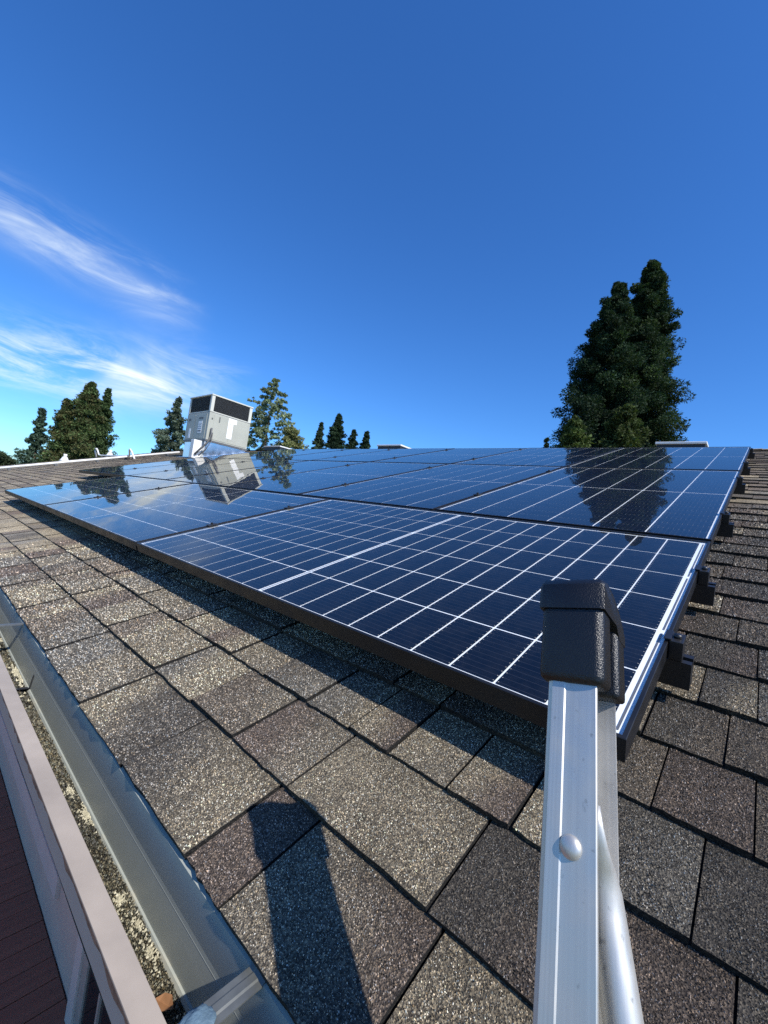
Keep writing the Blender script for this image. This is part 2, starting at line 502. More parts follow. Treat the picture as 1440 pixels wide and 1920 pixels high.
MAT['lichen'] = mat_plain('cream_lichen', (0.62, 0.55, 0.38), 0.9, 0, 0.25, 90, bump=0.8, bump_scale=300)
MAT['leaf'] = mat_plain('dry_leaf', (0.23, 0.11, 0.045), 0.6, 0, 0.3, 60)
MAT['bark'] = mat_plain('tree_bark', (0.10, 0.065, 0.045), 0.9, 0, 0.3, 3, bump=0.6, bump_scale=8)
MAT['foliage'] = mat_tint('conifer_foliage', 0.75, 0.15, 0.2)
MAT['ground'] = mat_plain('garden_ground', (0.10, 0.11, 0.05), 0.95, 0, 0.35, 0.3)
MAT['ventmetal'] = mat_plain('vent_sheet', (0.66, 0.65, 0.62), 0.5, 0, 0.08, 6)

# ------------------------------------------------------------------ ground
g = box_obj('ground', (-700, 700, -700, 700, -3.4, -2.9), MAT['ground'])
tag(g, kind='structure')

# ------------------------------------------------------------------ house
RN = -0.12            # roof surface below the panel plane
V_EAVE, PITCH = -0.4025, 0.1455
V_RIDGE = 5.66
X_L, X_R = -15.2, 3.6
house = empty('house', Matrix.Translation((0, 0.3, -2.9)))
tag(house, 'low house with brown variegated asphalt shingle roof under the solar panels', 'house')
HINV = Matrix.Translation((0, -0.3, 2.9))
def house_part(name, bm, mat, smooth=False):
    return obj_bm(name, bm, mat, house, smooth, HINV)

# front slope: sheathing slab carrying every shingle
bm = bmesh.new()
add_box(bm, X_L + .03, X_R - .03, V_EAVE + 0.012, V_RIDGE, RN - 0.05, RN - 0.012)
roof = obj_bm('roof', bm, MAT['deckroof'], house, mat4=HINV @ RT)

# ---- shingle tabs
TONES = [np.array(c) for c in ((.300, .272, .222), (.250, .228, .190), (.160, .142, .126), (.150, .126, .117),
                               (.180, .176, .170), (.118, .112, .108), (.220, .204, .178))]
TONES = [t * np.array([1.20, 1.10, .92]) for t in TONES]
TW = np.array([.16, .19, .20, .13, .13, .07, .12])
TD = np.array([.05, .10, .28, .25, .08, .20, .04])      # right-end tabs: their backlit shade is put into the tint
GX, GV = 9, 4                       # colour grid inside one tab
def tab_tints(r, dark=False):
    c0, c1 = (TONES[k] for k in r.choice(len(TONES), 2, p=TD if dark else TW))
    a = r.choice([0, np.pi]) + r.normal(0, .5); off = r.uniform(-.45, .45)
    gx, gv = np.meshgrid(np.linspace(-1, 1, GX), np.linspace(-1, 1, GV), indexing='ij')
    t = gx * np.cos(a) + gv * np.sin(a) * .8 + off + r.normal(0, .12, gx.shape)
    t = 1 / (1 + np.exp(-7 * t))
    c = c0 * (1 - t[..., None]) + c1 * t[..., None]
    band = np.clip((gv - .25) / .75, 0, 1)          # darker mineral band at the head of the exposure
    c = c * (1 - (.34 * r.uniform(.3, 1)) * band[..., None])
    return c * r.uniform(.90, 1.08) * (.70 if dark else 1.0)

KNOWN = {0: [-.407, -.65, -.905, -1.085, -1.246, -1.534], 1: [.125, -.132, -.392, -.557, -.725, -.913, -1.124], 2: [.20, .088, -.02, -.106, -.204, -.317, -.410, -.53],
         3: [.235, .133, .028, -.10], 4: [.22, .096, -.01], 5: [.21, .131, .050, -.08], 6: [.128, .0], 7: [.20, .09, -.02], 8: [.15, .05, -.06], 11: [.14, .053]}
def seams(i):
    r = np.random.default_rng(500 + i)
    xs = list(KNOWN.get(i, [r.uniform(-.2, .05)]))
    x = xs[-1]
    while x > X_L + .3:
        x -= r.choice([.09, .115, .145, .175, .21, .25]) * r.uniform(.94, 1.06); xs.append(x)
    x = xs[0]
    while x < X_R - .3:
        x += r.choice([.09, .115, .145, .175, .21, .25]) * r.uniform(.94, 1.06); xs.insert(0, x)
    xs = [X_R] + [q for q in xs if X_L + .06 < q < X_R - .06] + [X_L]
    return xs

CAMP = np.array(CAM_POS)
CR, CD, CF = map(np.array, (CAM_RIGHT, CAM_DOWN, CAM_FWD))
def project(P):
    q = P - CAMP
    z = q @ CF
    return (q @ CR) / z * 789.33 / 720, (q @ CD) / z * 789.33 / 960, z

N_COURSES = int((V_RIDGE - V_EAVE) / PITCH) + 1
near_tabs, far_V, far_F, far_C, tab_info = [], [], [], [], []
for i in range(N_COURSES):
    r = np.random.default_rng(9000 + i)
    v0 = V_EAVE + i * PITCH - (.0025 if i == 0 else 0)
    v1 = min(v0 + PITCH + .022, V_RIDGE)
    xs = seams(i)
    for kt, (a, b) in enumerate(zip(xs, xs[1:])):
        g_ = .0012 if a > .02 else .0026
        x1, x0 = a - g_, b + g_
        lift = (.0034 if (kt + i) % 2 else 0) + abs(r.normal(0, .0007))      # laminated: every other tab stands proud
        jl, jr = r.normal(0, .0012, 2)
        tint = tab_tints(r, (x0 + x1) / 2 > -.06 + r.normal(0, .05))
        nb = RN + .0045 + lift; nt_ = RN - .0035 + lift * .3; th = .0062 + lift
        cx, cv = (x0 + x1) / 2, (v0 + v1) / 2
        px, py, z = project(np.array([cx, cv, RN]))
        infr = z > .1 and abs(px) < 1.25 and abs(py) < 1.3
        hidden = cv > .20 and cx < -.12
        size = PITCH * abs(CAMP[2] - RN) / max(z * z, .05) * 789 if z > 0 else 0
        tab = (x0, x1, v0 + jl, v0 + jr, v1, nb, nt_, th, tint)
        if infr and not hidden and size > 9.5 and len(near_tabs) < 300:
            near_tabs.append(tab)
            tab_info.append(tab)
        else:
            k = len(far_V)
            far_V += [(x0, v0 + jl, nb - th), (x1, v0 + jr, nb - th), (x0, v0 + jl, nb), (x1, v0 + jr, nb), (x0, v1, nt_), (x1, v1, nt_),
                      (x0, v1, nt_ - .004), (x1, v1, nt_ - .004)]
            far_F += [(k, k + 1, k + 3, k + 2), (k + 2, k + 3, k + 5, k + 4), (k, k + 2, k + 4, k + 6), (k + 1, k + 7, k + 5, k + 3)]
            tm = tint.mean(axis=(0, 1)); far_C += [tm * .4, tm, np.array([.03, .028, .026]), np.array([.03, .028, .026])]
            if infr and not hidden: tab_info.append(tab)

def build_tab(t):
    x0, x1, va, vb, v1, nb, nt_, th, tint = t
    sx = np.linspace(x0, x1, GX); sv = np.linspace(0, 1, GV)
    V, F, C = [], [], []
    r = np.random.default_rng(int(abs(x0 * 1e4)) + int((va + 1) * 1e5))
    wav = r.normal(0, .0003, (GX, GV)); edge = r.normal(0, .0008, GX)
    for ix in range(GX):
        vlo = va + (vb - va) * ix / (GX - 1) + edge[ix]
        for iv in range(GV):
            s = sv[iv]
            V.append((sx[ix], vlo + (v1 - vlo) * s, nb + (nt_ - nb) * s + wav[ix, iv] * (1 - s)))
    for ix in range(GX - 1):
        for iv in range(GV - 1):
            a = ix * GV + iv
            F.append((a, a + GV, a + GV + 1, a + 1))
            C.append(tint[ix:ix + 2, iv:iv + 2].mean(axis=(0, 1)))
    k = len(V)
    for ix in range(GX):
        q = V[ix * GV]; V.append((q[0], q[1] + .0005, q[2] - th))
    for ix in range(GX - 1):
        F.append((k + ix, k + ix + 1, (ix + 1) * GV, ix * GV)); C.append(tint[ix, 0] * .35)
    k2 = len(V)
    V += [(x0, v1, nt_ - th), (x1, v1, nt_ - th)]
    F += [(k, 0, GV - 1, k2), (k + GX - 1, k2 + 1, GX * GV - 1, (GX - 1) * GV)]; C += [np.array([.030, .028, .026])] * 2      # cut edges are bare asphalt
    dd = math.dist(((x0 + x1) / 2, (va + v1) / 2, RN), CAM_POS)
    bed = .45 if dd < 2.0 else .45 + .55 * min(1, dd - 2.0)      # bitumen shows between real granules
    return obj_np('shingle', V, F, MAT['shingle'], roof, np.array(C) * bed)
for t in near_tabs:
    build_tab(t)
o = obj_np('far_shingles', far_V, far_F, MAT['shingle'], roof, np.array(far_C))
tag(o, kind='stuff')

# ---- loose mineral granules bonded to the nearer shingles (real relief, so light and view angle matter)
def granule_mesh(P, Nrm, size, cols, r):
    """four-sided grains standing on points P"""
    n = len(P)
    ang = r.uniform(0, np.pi, n)[:, None] + np.array([0, .5, 1, 1.5]) * np.pi + r.normal(0, .28, (n, 4))
    rad_ = size[:, None] * r.uniform(.42, .75, (n, 4))
    V = np.zeros((n, 5, 3))
    V[:, :4, 0] = P[:, 0:1] + np.cos(ang) * rad_
    V[:, :4, 1] = P[:, 1:2] + np.sin(ang) * rad_
    V[:, :4, 2] = P[:, 2:3] - .0004
    V[:, 4, 0] = P[:, 0] + r.normal(0, .2, n) * size
    V[:, 4, 1] = P[:, 1] + r.normal(0, .2, n) * size
    V[:, 4, 2] = P[:, 2] + size * r.uniform(.45, 1.0, n)
    base = np.arange(n)[:, None] * 5
    F = np.stack([np.concatenate([base + k, base + (k + 1) % 4, base + 4], 1) for k in range(4)], 1).reshape(-1, 3)
    C = np.repeat(cols, 4, axis=0)
    return V.reshape(-1, 3), F, C

def grain_tones(base, r):
    n = len(base)
    u = r.uniform(0, 1, n)
    k = np.where(u < .47, r.uniform(.08, .45, n), np.where(u < .78, r.uniform(.5, 1.25, n), r.uniform(1.6, 3.1, n)))
    c = base * k[:, None]
    pale = (u > .80)[:, None]                       # the pale grains are near-neutral quartz
    c = np.where(pale, c * .85 + c.mean(axis=1, keepdims=True) * .15, c)
    warm = r.normal(0, .10, n)[:, None] * np.array([.9, .1, -.9])
    return np.clip(c * (1 + warm), .006, .78)

def scatter_granules():
    r = np.random.default_rng(77)
    VV, FF, CC, k = [], [], [], 0
    total = 0
    for t in tab_info:
        x0, x1, va, vb, v1, nb, nt_, th, tint = t
        cx, cv = (x0 + x1) / 2, (va + v1) / 2
        d = math.dist((cx, cv, RN), CAM_POS)
        if d > 3.0: continue
        s0 = .00158 * max(1.0, d / .72)
        fade = 1.0 if d < 2.0 else (3.0 - d)
        n = int((x1 - x0) * (PITCH + .001) / (s0 * s0) * .74 * fade)
        fx = r.uniform(.006, .994, n); fv = r.uniform(.008, 1, n)
        vlo = va + (vb - va) * fx
        vv = vlo + fv * PITCH
        P = np.stack([x0 + (x1 - x0) * fx, vv, nb + (nt_ - nb) * (vv - vlo) / (v1 - vlo)], 1)
        px, py, z = project(P)
        keep = (z > .05) & (np.abs(px) < 1.15) & (np.abs(py) < 1.15) & ~((P[:, 1] > .14) & (P[:, 0] < -.03))
        P, fx, vv, vlo = P[keep], fx[keep], vv[keep], vlo[keep]
        if not len(P): continue
        gi = np.clip((fx * (GX - 1) + r.normal(0, .3, len(P))).round().astype(int), 0, GX - 1)
        gj = np.clip(((vv - vlo) / (v1 - vlo) * (GV - 1) + r.normal(0, .3, len(P))).round().astype(int), 0, GV - 1)
        cols = grain_tones(tint[gi, gj], r)
        V, F, C = granule_mesh(P, None, s0 * r.uniform(.65, 1.3, len(P)), cols, r)
        VV.append(V); FF.append(F + k); CC.append(C); k += len(V); total += len(P)
    print('granules', total)
    o = obj_np('granules', np.concatenate(VV), np.concatenate(FF), MAT['granule'], roof, np.concatenate(CC))
    tag(o, kind='stuff')
scatter_granules()

# ---- back slope, ridge caps, gable boards
ridge = w_of(0, V_RIDGE, RN)
bm = bmesh.new()
add_box(bm, X_L, X_R, 0.0, 6.0, -0.05, 0.0)
house_part_m = HINV @ Matrix.Translation((0, ridge.y, ridge.z)) @ Matrix.Rotation(-TH, 4, 'X')
br = obj_bm('back_roof', bm, MAT['shingle'], house, mat4=house_part_m)
a = br.data.attributes.new('tint', 'FLOAT_COLOR', 'FACE')
a.data.foreach_set('color', np.tile(np.array([.17, .15, .125, 1], dtype=np.float32), len(br.data.polygons)))
V, F, C = [], [], []
r = np.random.default_rng(3)
x = X_L
while x < X_R - .1:
    k = len(V); h0, h1 = .012, .004
    for xx, hh in ((x, h1), (x + .20, h0)):
        for dy, dz in ((-.14, -.14 * math.tan(TH)), (0, 0), (.14, -.14 * math.tan(TH))):
            V.append((xx, ridge.y + dy, ridge.z + dz + hh + (.004 if dy == 0 else .010)))
    F += [(k, k + 3, k + 4, k + 1), (k + 1, k + 4, k + 5, k + 2)]
    C += [tab_tints(r).mean(axis=(0, 1))] * 2
    x += .145
o = obj_np('ridge_cap', V, F, MAT['shingle'], house, np.array(C), mat4=HINV); tag(o, kind='stuff')
for xx in (X_L - .02, X_R + .004):
    bm = bmesh.new(); add_box(bm, xx, xx + .018, V_EAVE, V_RIDGE, RN - .17, RN - .004)
    obj_bm('rake_board', bm, MAT['white'], house, mat4=HINV @ RT)

# ---- eave: fascia, drip edge, soffit, wall, gutter
EY, EZ = -0.346, -0.238
bm = bmesh.new(); add_box(bm, X_L, X_R, EY + .006, EY + .026, EZ - .17, EZ - .012)
house_part('fascia', bm, MAT['wall'])
bm = bmesh.new()
extrude_profile(bm, [(EY - .0035, EZ - .006), (EY - .0040, EZ - .060), (EY - .0050, EZ - .0625), (EY - .0040, EZ - .0635), (EY - .0028, EZ - .061),
                     (EY - .0022, EZ - .006), (EY + .05, EZ + .008), (EY + .05, EZ + .0095)], X_L, X_R)
house_part('drip_edge', bm, MAT['gutter'])
bm = bmesh.new(); add_box(bm, X_L, X_R, EY + .026, 0.245, EZ - .17, EZ - .155)
house_part('soffit', bm, MAT['wall'])
bm = bmesh.new(); add_box(bm, X_L + .4, X_R - .4, 0.245, 0.40, -2.9, EZ - .172)
house_part('wall', bm, MAT['wall'])
bm = bmesh.new(); add_box(bm, X_L + .4, X_R - .4, 10.0, 10.15, -2.9, EZ - .172)
house_part('rear_wall', bm, MAT['wall'])

# K-style gutter, ends just before the ladder
GX0, GX1 = X_L, -0.10
GB, GW = -0.3620, 0.098              # bottom height, width
gy = EY - .0020                      # back wall
def gprof():
    t = .0016
    o_ = [(gy, EZ - .052), (gy - .0085, GB + .006), (gy - .0125, GB), (gy - .058, GB), (gy - .074, GB + .030), (gy - .100, GB + .072), (gy - .100, -.252), (gy - .080, -.252)]
    i_ = [(gy - .081, -.254), (gy - .098, -.254), (gy - .098, GB + .073), (gy - .072, GB + .032), (gy - .057, GB + t), (gy - .0125, GB + t), (gy - .0098, GB + .007), (gy - .0014, EZ - .052)]
    return o_, i_
outp, inp = gprof()
bm = bmesh.new(); extrude_profile(bm, outp + inp, GX0, GX1)
gutter = house_part('gutter', bm, MAT['gutter'])
def gutter_part(name, bm, mat, smooth=False):
    return obj_bm(name, bm, mat, gutter, smooth)
# flat painted top lip and its peeling underside
bm = bmesh.new(); add_box(bm, GX0, GX1, gy - .104, gy - .080, -.2515, -.2485, bevel=.0008); gutter_part('lip', bm, MAT['lip'])
bm = bmesh.new()
r = np.random.default_rng(4)
xq = -.2; ring = []
while xq > -3.2:
    dz = r.uniform(.004, .014); ring.append((xq, dz)); xq -= r.uniform(.008, .03)
for (xa, za), (xb, zb) in zip(ring, ring[1:]):
    v = [bm.verts.new(p) for p in ((xa, gy - .1005, -.2525), (xb, gy - .1005, -.2525), (xb, gy - .1015, -.2525 - zb), (xa, gy - .1015, -.2525 - za))]
    bm.faces.new(v)
gutter_part('peeling_edge', bm, MAT['rust'])
bm = bmesh.new(); add_box(bm, GX1 - .002, GX1, gy - .099, gy, GB + .001, -.255); gutter_part('end_cap', bm, MAT['gutter'])
# bead along the inner bottom corner
bm = bmesh.new()
extrude_profile(bm, [(gy - .0075, GB + .014), (gy - .0115, GB + .0135), (gy - .0140, GB + .0095), (gy - .0140, GB + .002), (gy - .009, GB + .002)], GX0, GX1 - .003)
gutter_part('bead', bm, MAT['gutter'])
# section joints
for xj in (-1.30, -4.4):
    bm = bmesh.new(); extrude_profile(bm, [(gy - .0060, EZ - .075), (gy - .0110, GB + .010), (gy - .009, GB + .016), (gy - .056, GB + .016), (gy - .056, GB + .018), (gy - .014, GB + .0185), (gy - .0095, GB + .012), (gy - .0035, EZ - .075)], xj, xj + .008)
    gutter_part('joint', bm, MAT['louvre'])

# gutter hangers
def hanger(x, sealant):
    bm = bmesh.new()
    # ribbed strap from the lip to the drip edge
    prof = [(gy - .102, -.2462), (gy - .070, -.2448), (gy - .02, -.2440), (gy - .003, -.2440), (gy + .0015, -.2400)]
    for dx, dz in ((-.011, .0), (-.004, .0025), (.004, .0025), (.011, 0)):
        pass
    cols = [(-.012, 0), (-.0055, .0002), (-.0035, .0013), (.0035, .0013), (.0055, .0002), (.012, 0)]
    grid = [[bm.verts.new((x + dx, y, z + dz)) for dx, dz in cols] for y, z in prof]
    low = [[bm.verts.new((x + dx, y, z + dz - .0016)) for dx, dz in cols] for y, z in prof]
    for G, flip in ((grid, False), (low, True)):
        for ra, rb in zip(G, G[1:]):
            for k in range(len(cols) - 1):
                q = (ra[k], ra[k + 1], rb[k + 1], rb[k])
                bm.faces.new(tuple(reversed(q)) if flip else q)
    for k in (0, len(cols) - 1):
        for a_, b_ in zip(range(len(prof)), range(1, len(prof))):
            bm.faces.new((grid[a_][k], grid[b_][k], low[b_][k], low[a_][k]))
    bmesh.ops.recalc_face_normals(bm, faces=bm.faces)
    h = gutter_part('hanger', bm, MAT['steel'])
    if sealant:
        bm = bmesh.new()
        bmesh.ops.create_icosphere(bm, subdivisions=3, radius=1.0)
        rr = np.random.default_rng(5)
        for v in bm.verts:
            c = v.co.copy(); n_ = 1 + .18 * math.sin(5 * c.x + 3 * c.y) * math.cos(4 * c.z + 1)
            v.co = Vector((x + .001 + c.x * .0135 * n_, gy - .064 + c.y * .017 * n_, -.2435 + c.z * .0045 * n_))
        obj_bm('sealant', bm, MAT['sealant'], h, True)
hanger(-.235, True)
hanger(-1.55, False)
hanger(-3.0, False)

# grit lying in the gutter, with cream lichen crusts and one dry leaf
def gutter_grit():
    r = np.random.default_rng(21)
    VV, FF, CC, k = [], [], [], 0
    for xa, xb, s, n in ((-.6, -.12, .0019, 15000), (-1.2, -.6, .0027, 10000), (-3.0, -1.2, .005, 7000)):
        P = np.stack([r.uniform(xa, xb, n), gy - .013 - r.uniform(0, .058, n), np.full(n, GB + .004)], 1)
        P[:, 2] += .004 * np.sin(P[:, 0] * 9) * np.sin(P[:, 1] * 60 + P[:, 0] * 4) + .003 + r.uniform(0, .003, n)
        base = np.where((np.sin(P[:, 0] * 11) + r.normal(0, .5, n) > -.3)[:, None], np.array([.092, .082, .052]), np.array([.052, .047, .031]))
        V, F, C = granule_mesh(P, None, s * r.uniform(.6, 1.4, n), grain_tones(base, r), r)
        VV.append(V); FF.append(F + k); CC.append(C); k += len(V)
    o = obj_np('grit', np.concatenate(VV), np.concatenate(FF), MAT['granule'], gutter, np.concatenate(CC)); tag(o, kind='stuff')
    V, F = [], []
    nx = 260; ys = np.linspace(gy - .004, gy - .075, 9)
    for ix in range(nx):
        xx = -.12 - ix * .012
        for y in ys:
            V.append((xx, y, GB + .0045 + .004 * math.sin(xx * 9) * math.sin(y * 60 + xx * 4)))
    for ix in range(nx - 1):
        for j in range(8):
            a_ = ix * 9 + j; F.append((a_, a_ + 1, a_ + 10, a_ + 9))
    o = obj_np('silt', V, F, MAT['granule'], gutter, np.tile([.075, .06, .042], (len(F), 1)), True); tag(o, kind='stuff')
gutter_grit()
def lichen_patch(cx, cy, lx, ly, seed):
    r = np.random.default_rng(seed)
    n = int(90 + 110 * r.uniform())
    t = r.uniform(0, 2 * np.pi, n); ph = r.uniform(0, 6.28, 2)
    rr = np.abs(r.normal(0, .55, n)) * (1 + .45 * np.sin(3 * t + ph[0]) + .3 * np.sin(5 * t + ph[1]))
    y = np.minimum(cy + np.sin(t) * ly * rr, gy - .0155)
    P = np.stack([cx + np.cos(t) * lx * rr, y, GB + .0105 + .002 * np.cos(rr) + r.uniform(0, .0015, n)], 1)
    col = np.array([.42, .385, .275]) * r.uniform(.75, 1.25, (n, 1))
    V, F, C = granule_mesh(P, None, (.0026 if lx < .05 else .006) * r.uniform(.6, 1.3, n), np.clip(col, 0, .8), r)
    tag(obj_np('lichen_crust', V, F, MAT['granule'], gutter, C), kind='stuff')
for k, (cx, cy, lx, ly) in enumerate(((-.42, -.022, .026, .010), (-.465, -.020, .028, .010), (-.515, -.026, .016, .008), (-.315, -.018, .014, .006), (-.72, -.018, .035, .010),
                                      (-.80, -.025, .02, .008), (-.90, -.05, .03, .010), (-1.42, -.02, .10, .012), (-1.75, -.03, .09, .014), (-2.2, -.02, .14, .012))):
    lichen_patch(cx, gy + cy, lx, ly, 60 + k)
bm = bmesh.new()
pts = [(-.5, 0), (-.2, .26), (.15, .30), (.5, 0), (.15, -.30), (-.2, -.26)]
c = [bm.verts.new((px * .025, py * .025, .003 * abs(py) * 3)) for px, py in pts]
mid = [bm.verts.new((-.2 * .034, 0, -.0015)), bm.verts.new((.15 * .034, 0, -.0015))]
for f in ((c[0], mid[0], c[1]), (c[1], mid[0], mid[1], c[2]), (c[2], mid[1], c[3]), (c[3], mid[1], c[4]), (c[4], mid[1], mid[0], c[5]), (c[5], mid[0], c[0])):
    bm.faces.new(f)
o = obj_bm('fallen_leaf', bm, MAT['leaf'], mat4=Matrix.Translation((-.345, -.3815, GB + .021)) @ Matrix.Rotation(rad(25), 4, 'Z') @ Matrix.Rotation(rad(14), 4, 'X'))
tag(o, 'dry orange brown leaf lying on the grit in the gutter', 'leaf')

# glazed door below the eave, trim and the timber deck
door = empty('glass_door', HINV @ Matrix.Translation((-2.27, 0.245, -2.5)), house)
for nm, b in (('frame', (0, .08, -.035, .02, .0, 2.05)), ('frame', (1.50, 1.58, -.035, .02, .0, 2.05)), ('frame', (.08, 1.50, -.035, .02, 1.98, 2.05)), ('frame', (.08, 1.50, -.035, .02, -.02, .03))):
    box_obj(nm, b, MAT['trim'], door, .004)
box_obj('jamb', (.083, .148, -.022, .01, .032, 1.978), MAT['lip'], door, .003)
box_obj('meeting_stile', (.325, .340, -.024, .01, .032, 1.978), MAT['lip'], door, .003)
box_obj('pane', (.150, .323, -.012, -.004, .033, 1.977), MAT['win'], door)
box_obj('pane', (.342, 1.498, -.012, -.004, .033, 1.977), MAT['win'], door)
bm = bmesh.new(); add_box(bm, X_L + .5, -2.75, 0.222, 0.2445, -2.24, -2.11); house_part('trim_board', bm, MAT['trim'])

deck = empty('deck', Matrix.Translation((0, 0, -2.5)))
tag(deck, 'reddish brown timber deck along the wall below the eave', 'deck')
pm = None
k = 0
x = -0.2
while x > -8.0:
    if pm is None:
        bm = bmesh.new(); add_box(bm, -.0675, .0675, -4.4, 0.0, -.03, 0, bevel=.003)  # planks lengthened out of view to bounce warm sunlight onto the wall
        o = obj_bm('plank', bm, MAT['deck'], deck); pm = o.data
    else:
        o = bpy.data.objects.new('plank', pm); link(o, deck)
    o.location = (x, 0.238, random.uniform(-.0015, .0015))
    x -= .1405; k += 1
box_obj('joist_frame', (-8.1, 0.0, -4.1, .235, -.4, -.0335), MAT['bark'], deck)

# ------------------------------------------------------------------ solar array
PL, PW, PT = 1.755, 1.038, .035       # length, width, frame depth
LIP, MA, MB = .0062, .0180, .0055
CA, CB, GA, GB_, GC = .0813, .1640, .0035, .0045, .0160
def cell_positions():
    a0 = -(PL / 2 - LIP - MA)
    out = []
    half = 10 * CA + 9 * GA
    b_tot = 6 * CB + 5 * GB_
    for side in (-1, 1):
        start = (-GC / 2 - half) if side < 0 else GC / 2
        for i in range(10):
            for j in range(6):
                out.append((start + i * (CA + GA) + CA / 2, -b_tot / 2 + j * (CB + GB_) + CB / 2))
    return out
CELLS = cell_positions()
def cell_outline():
    c = .0016; x, y = CA / 2, CB / 2
    return [(-x + c, -y), (x - c, -y), (x, -y + c), (x, y - c), (x - c, y), (-x + c, y), (-x, y - c), (-x, -y + c)]
_bm = bmesh.new(); _bm.faces.new([_bm.verts.new((p[0], p[1], 0)) for p in cell_outline()])
cell_me = bpy.data.meshes.new('cell'); _bm.to_mesh(cell_me); _bm.free(); cell_me.materials.append(MAT['cell'])
ZC, ZB, ZG = -.0052, -.0060, -.0016
_V, _F = [], []
for a_, b_ in CELLS:
    k = len(_V); _V += [(a_ + p[0], b_ + p[1], ZC) for p in cell_outline()]; _F.append(tuple(range(k, k + 8)))
proto = {}
def ring_frame():
    bm = bmesh.new()
    A, B = PL / 2, PW / 2
    def loop(a, b, z): return [bm.verts.new((sx * a, sy * b, z)) for sx, sy in ((-1, -1), (1, -1), (1, 1), (-1, 1))]
    e = .0009
    L_ = [loop(A - .028, B - .028, -PT), loop(A, B, -PT), loop(A, B, -e), loop(A - e, B - e, 0), loop(A - LIP, B - LIP, 0), loop(A - LIP, B - LIP, -.0075), loop(A - .003, B - .003, -.0075), loop(A - .003, B - .003, -PT + .002), loop(A - .028, B - .028, -PT + .002)]
    for p, q in zip(L_, L_[1:] + L_[:1]):
        for k in range(4):
            j = (k + 1) % 4
            bm.faces.new((p[k], p[j], q[j], q[k]))
    bmesh.ops.recalc_face_normals(bm, faces=bm.faces)
    return bm
def sheet(a, b, z):
    bm = bmesh.new(); bm.faces.new([bm.verts.new((sx * a, sy * b, z)) for sx, sy in ((-1, -1), (1, -1), (1, 1), (-1, 1))]); return bm
def ribbons():
    bm = bmesh.new()
    b_tot = 6 * CB + 5 * GB_
    for a_, w in ((-(PL / 2 - LIP - MA * .5), .0034), (PL / 2 - LIP - MA * .5, .0034), (0, .0034)):
        for j in range(3):
            y0 = -b_tot / 2 + j * 2 * (CB + GB_) + .004; y1 = y0 + 2 * CB - .008
            bm.faces.new([bm.verts.new(p) for p in ((a_ - w / 2, y0, ZC), (a_ + w / 2, y0, ZC), (a_ + w / 2, y1, ZC), (a_ - w / 2, y1, ZC))])
    return bm
def mesh_once(key, maker, mat):
    if key not in proto:
        bm = maker(); bm.normal_update(); me = bpy.data.meshes.new(key); bm.to_mesh(me); bm.free(); me.materials.append(mat); proto[key] = me
    return proto[key]
def far_cells_mesh():
    if 'cells' not in proto:
        me = bpy.data.meshes.new('cells'); me.from_pydata(_V, [], _F); me.update(); me.materials.append(MAT['cell_far']); proto['cells'] = me
    return proto['cells']
def solar_panel(cu, cv, portrait, detailed, label, tilt=(0, 0)):
    """cu: distance of its centre from the right edge of the array, cv: up the slope"""
    m = RT @ Matrix.Translation((-cu, cv, random.uniform(-.0008, .0008))) @ Matrix.Rotation(rad(90) if portrait else 0, 4, 'Z') \
        @ Matrix.Rotation(rad(tilt[0]), 4, 'X') @ Matrix.Rotation(rad(tilt[1]), 4, 'Y')
    p = empty('solar_panel', m)
    tag(p, label, 'solar panel', 'solar panels of the roof array')
    def part(name, me):
        o = bpy.data.objects.new(name, me); link(o, p); return o
    part('frame', mesh_once('frame', ring_frame, MAT['frame']))
    part('backsheet', mesh_once('backsheet', lambda: sheet(PL / 2 - .0035, PW / 2 - .0035, ZB), MAT['backsheet']))
    part('added_dark_sheet', mesh_once('added_dark_sheet', lambda: sheet(PL / 2 - .0036, PW / 2 - .0036, -.0085), MAT['frame']))  # black sheet added under the backsheet to deepen the shade below the panel
    part('ribbons', mesh_once('ribbons', ribbons, MAT['ribbon']))
    part('glass', mesh_once('glass', lambda: sheet(PL / 2 - LIP + .0005, PW / 2 - LIP + .0005, ZG), MAT['glass']))
    if detailed:
        for a_, b_ in CELLS:
            o = part('cell', cell_me); o.location = (a_, b_, ZC)
    else:
        tag(part('cells', far_cells_mesh()), kind='stuff')
    return p
GAP = .015
ROWG = .022
lands = ['nearest solar panel, lying lengthwise at the corner beside the ladder cap',
         'middle panel of the three lengthwise solar panels along the eave edge',
         'farthest lengthwise solar panel, end of the eave row, reflecting the left trees']
for i in range(3):
    solar_panel(PL / 2 + i * (PL + GAP), PW / 2, False, i < 2, lands[i], tilt=((.03, .02), (-.05, .05), (.10, -.12))[i])
ORD = ['first', 'second', 'third', 'fourth', 'fifth', 'sixth', 'seventh']
for row in range(2):
    v = PW + ROWG + PL / 2 + row * (PL + ROWG)
    for i in range(7):
        nm = 'middle' if row == 0 else 'top'
        lab = f'upright solar panel in the {nm} row, {ORD[i]} from the right array edge'
        solar_panel(PW / 2 + i * (PW + GAP), v, True, row == 0 and i < 3, lab, tilt=(random.uniform(-.08, .08), random.uniform(-.08, .08)))

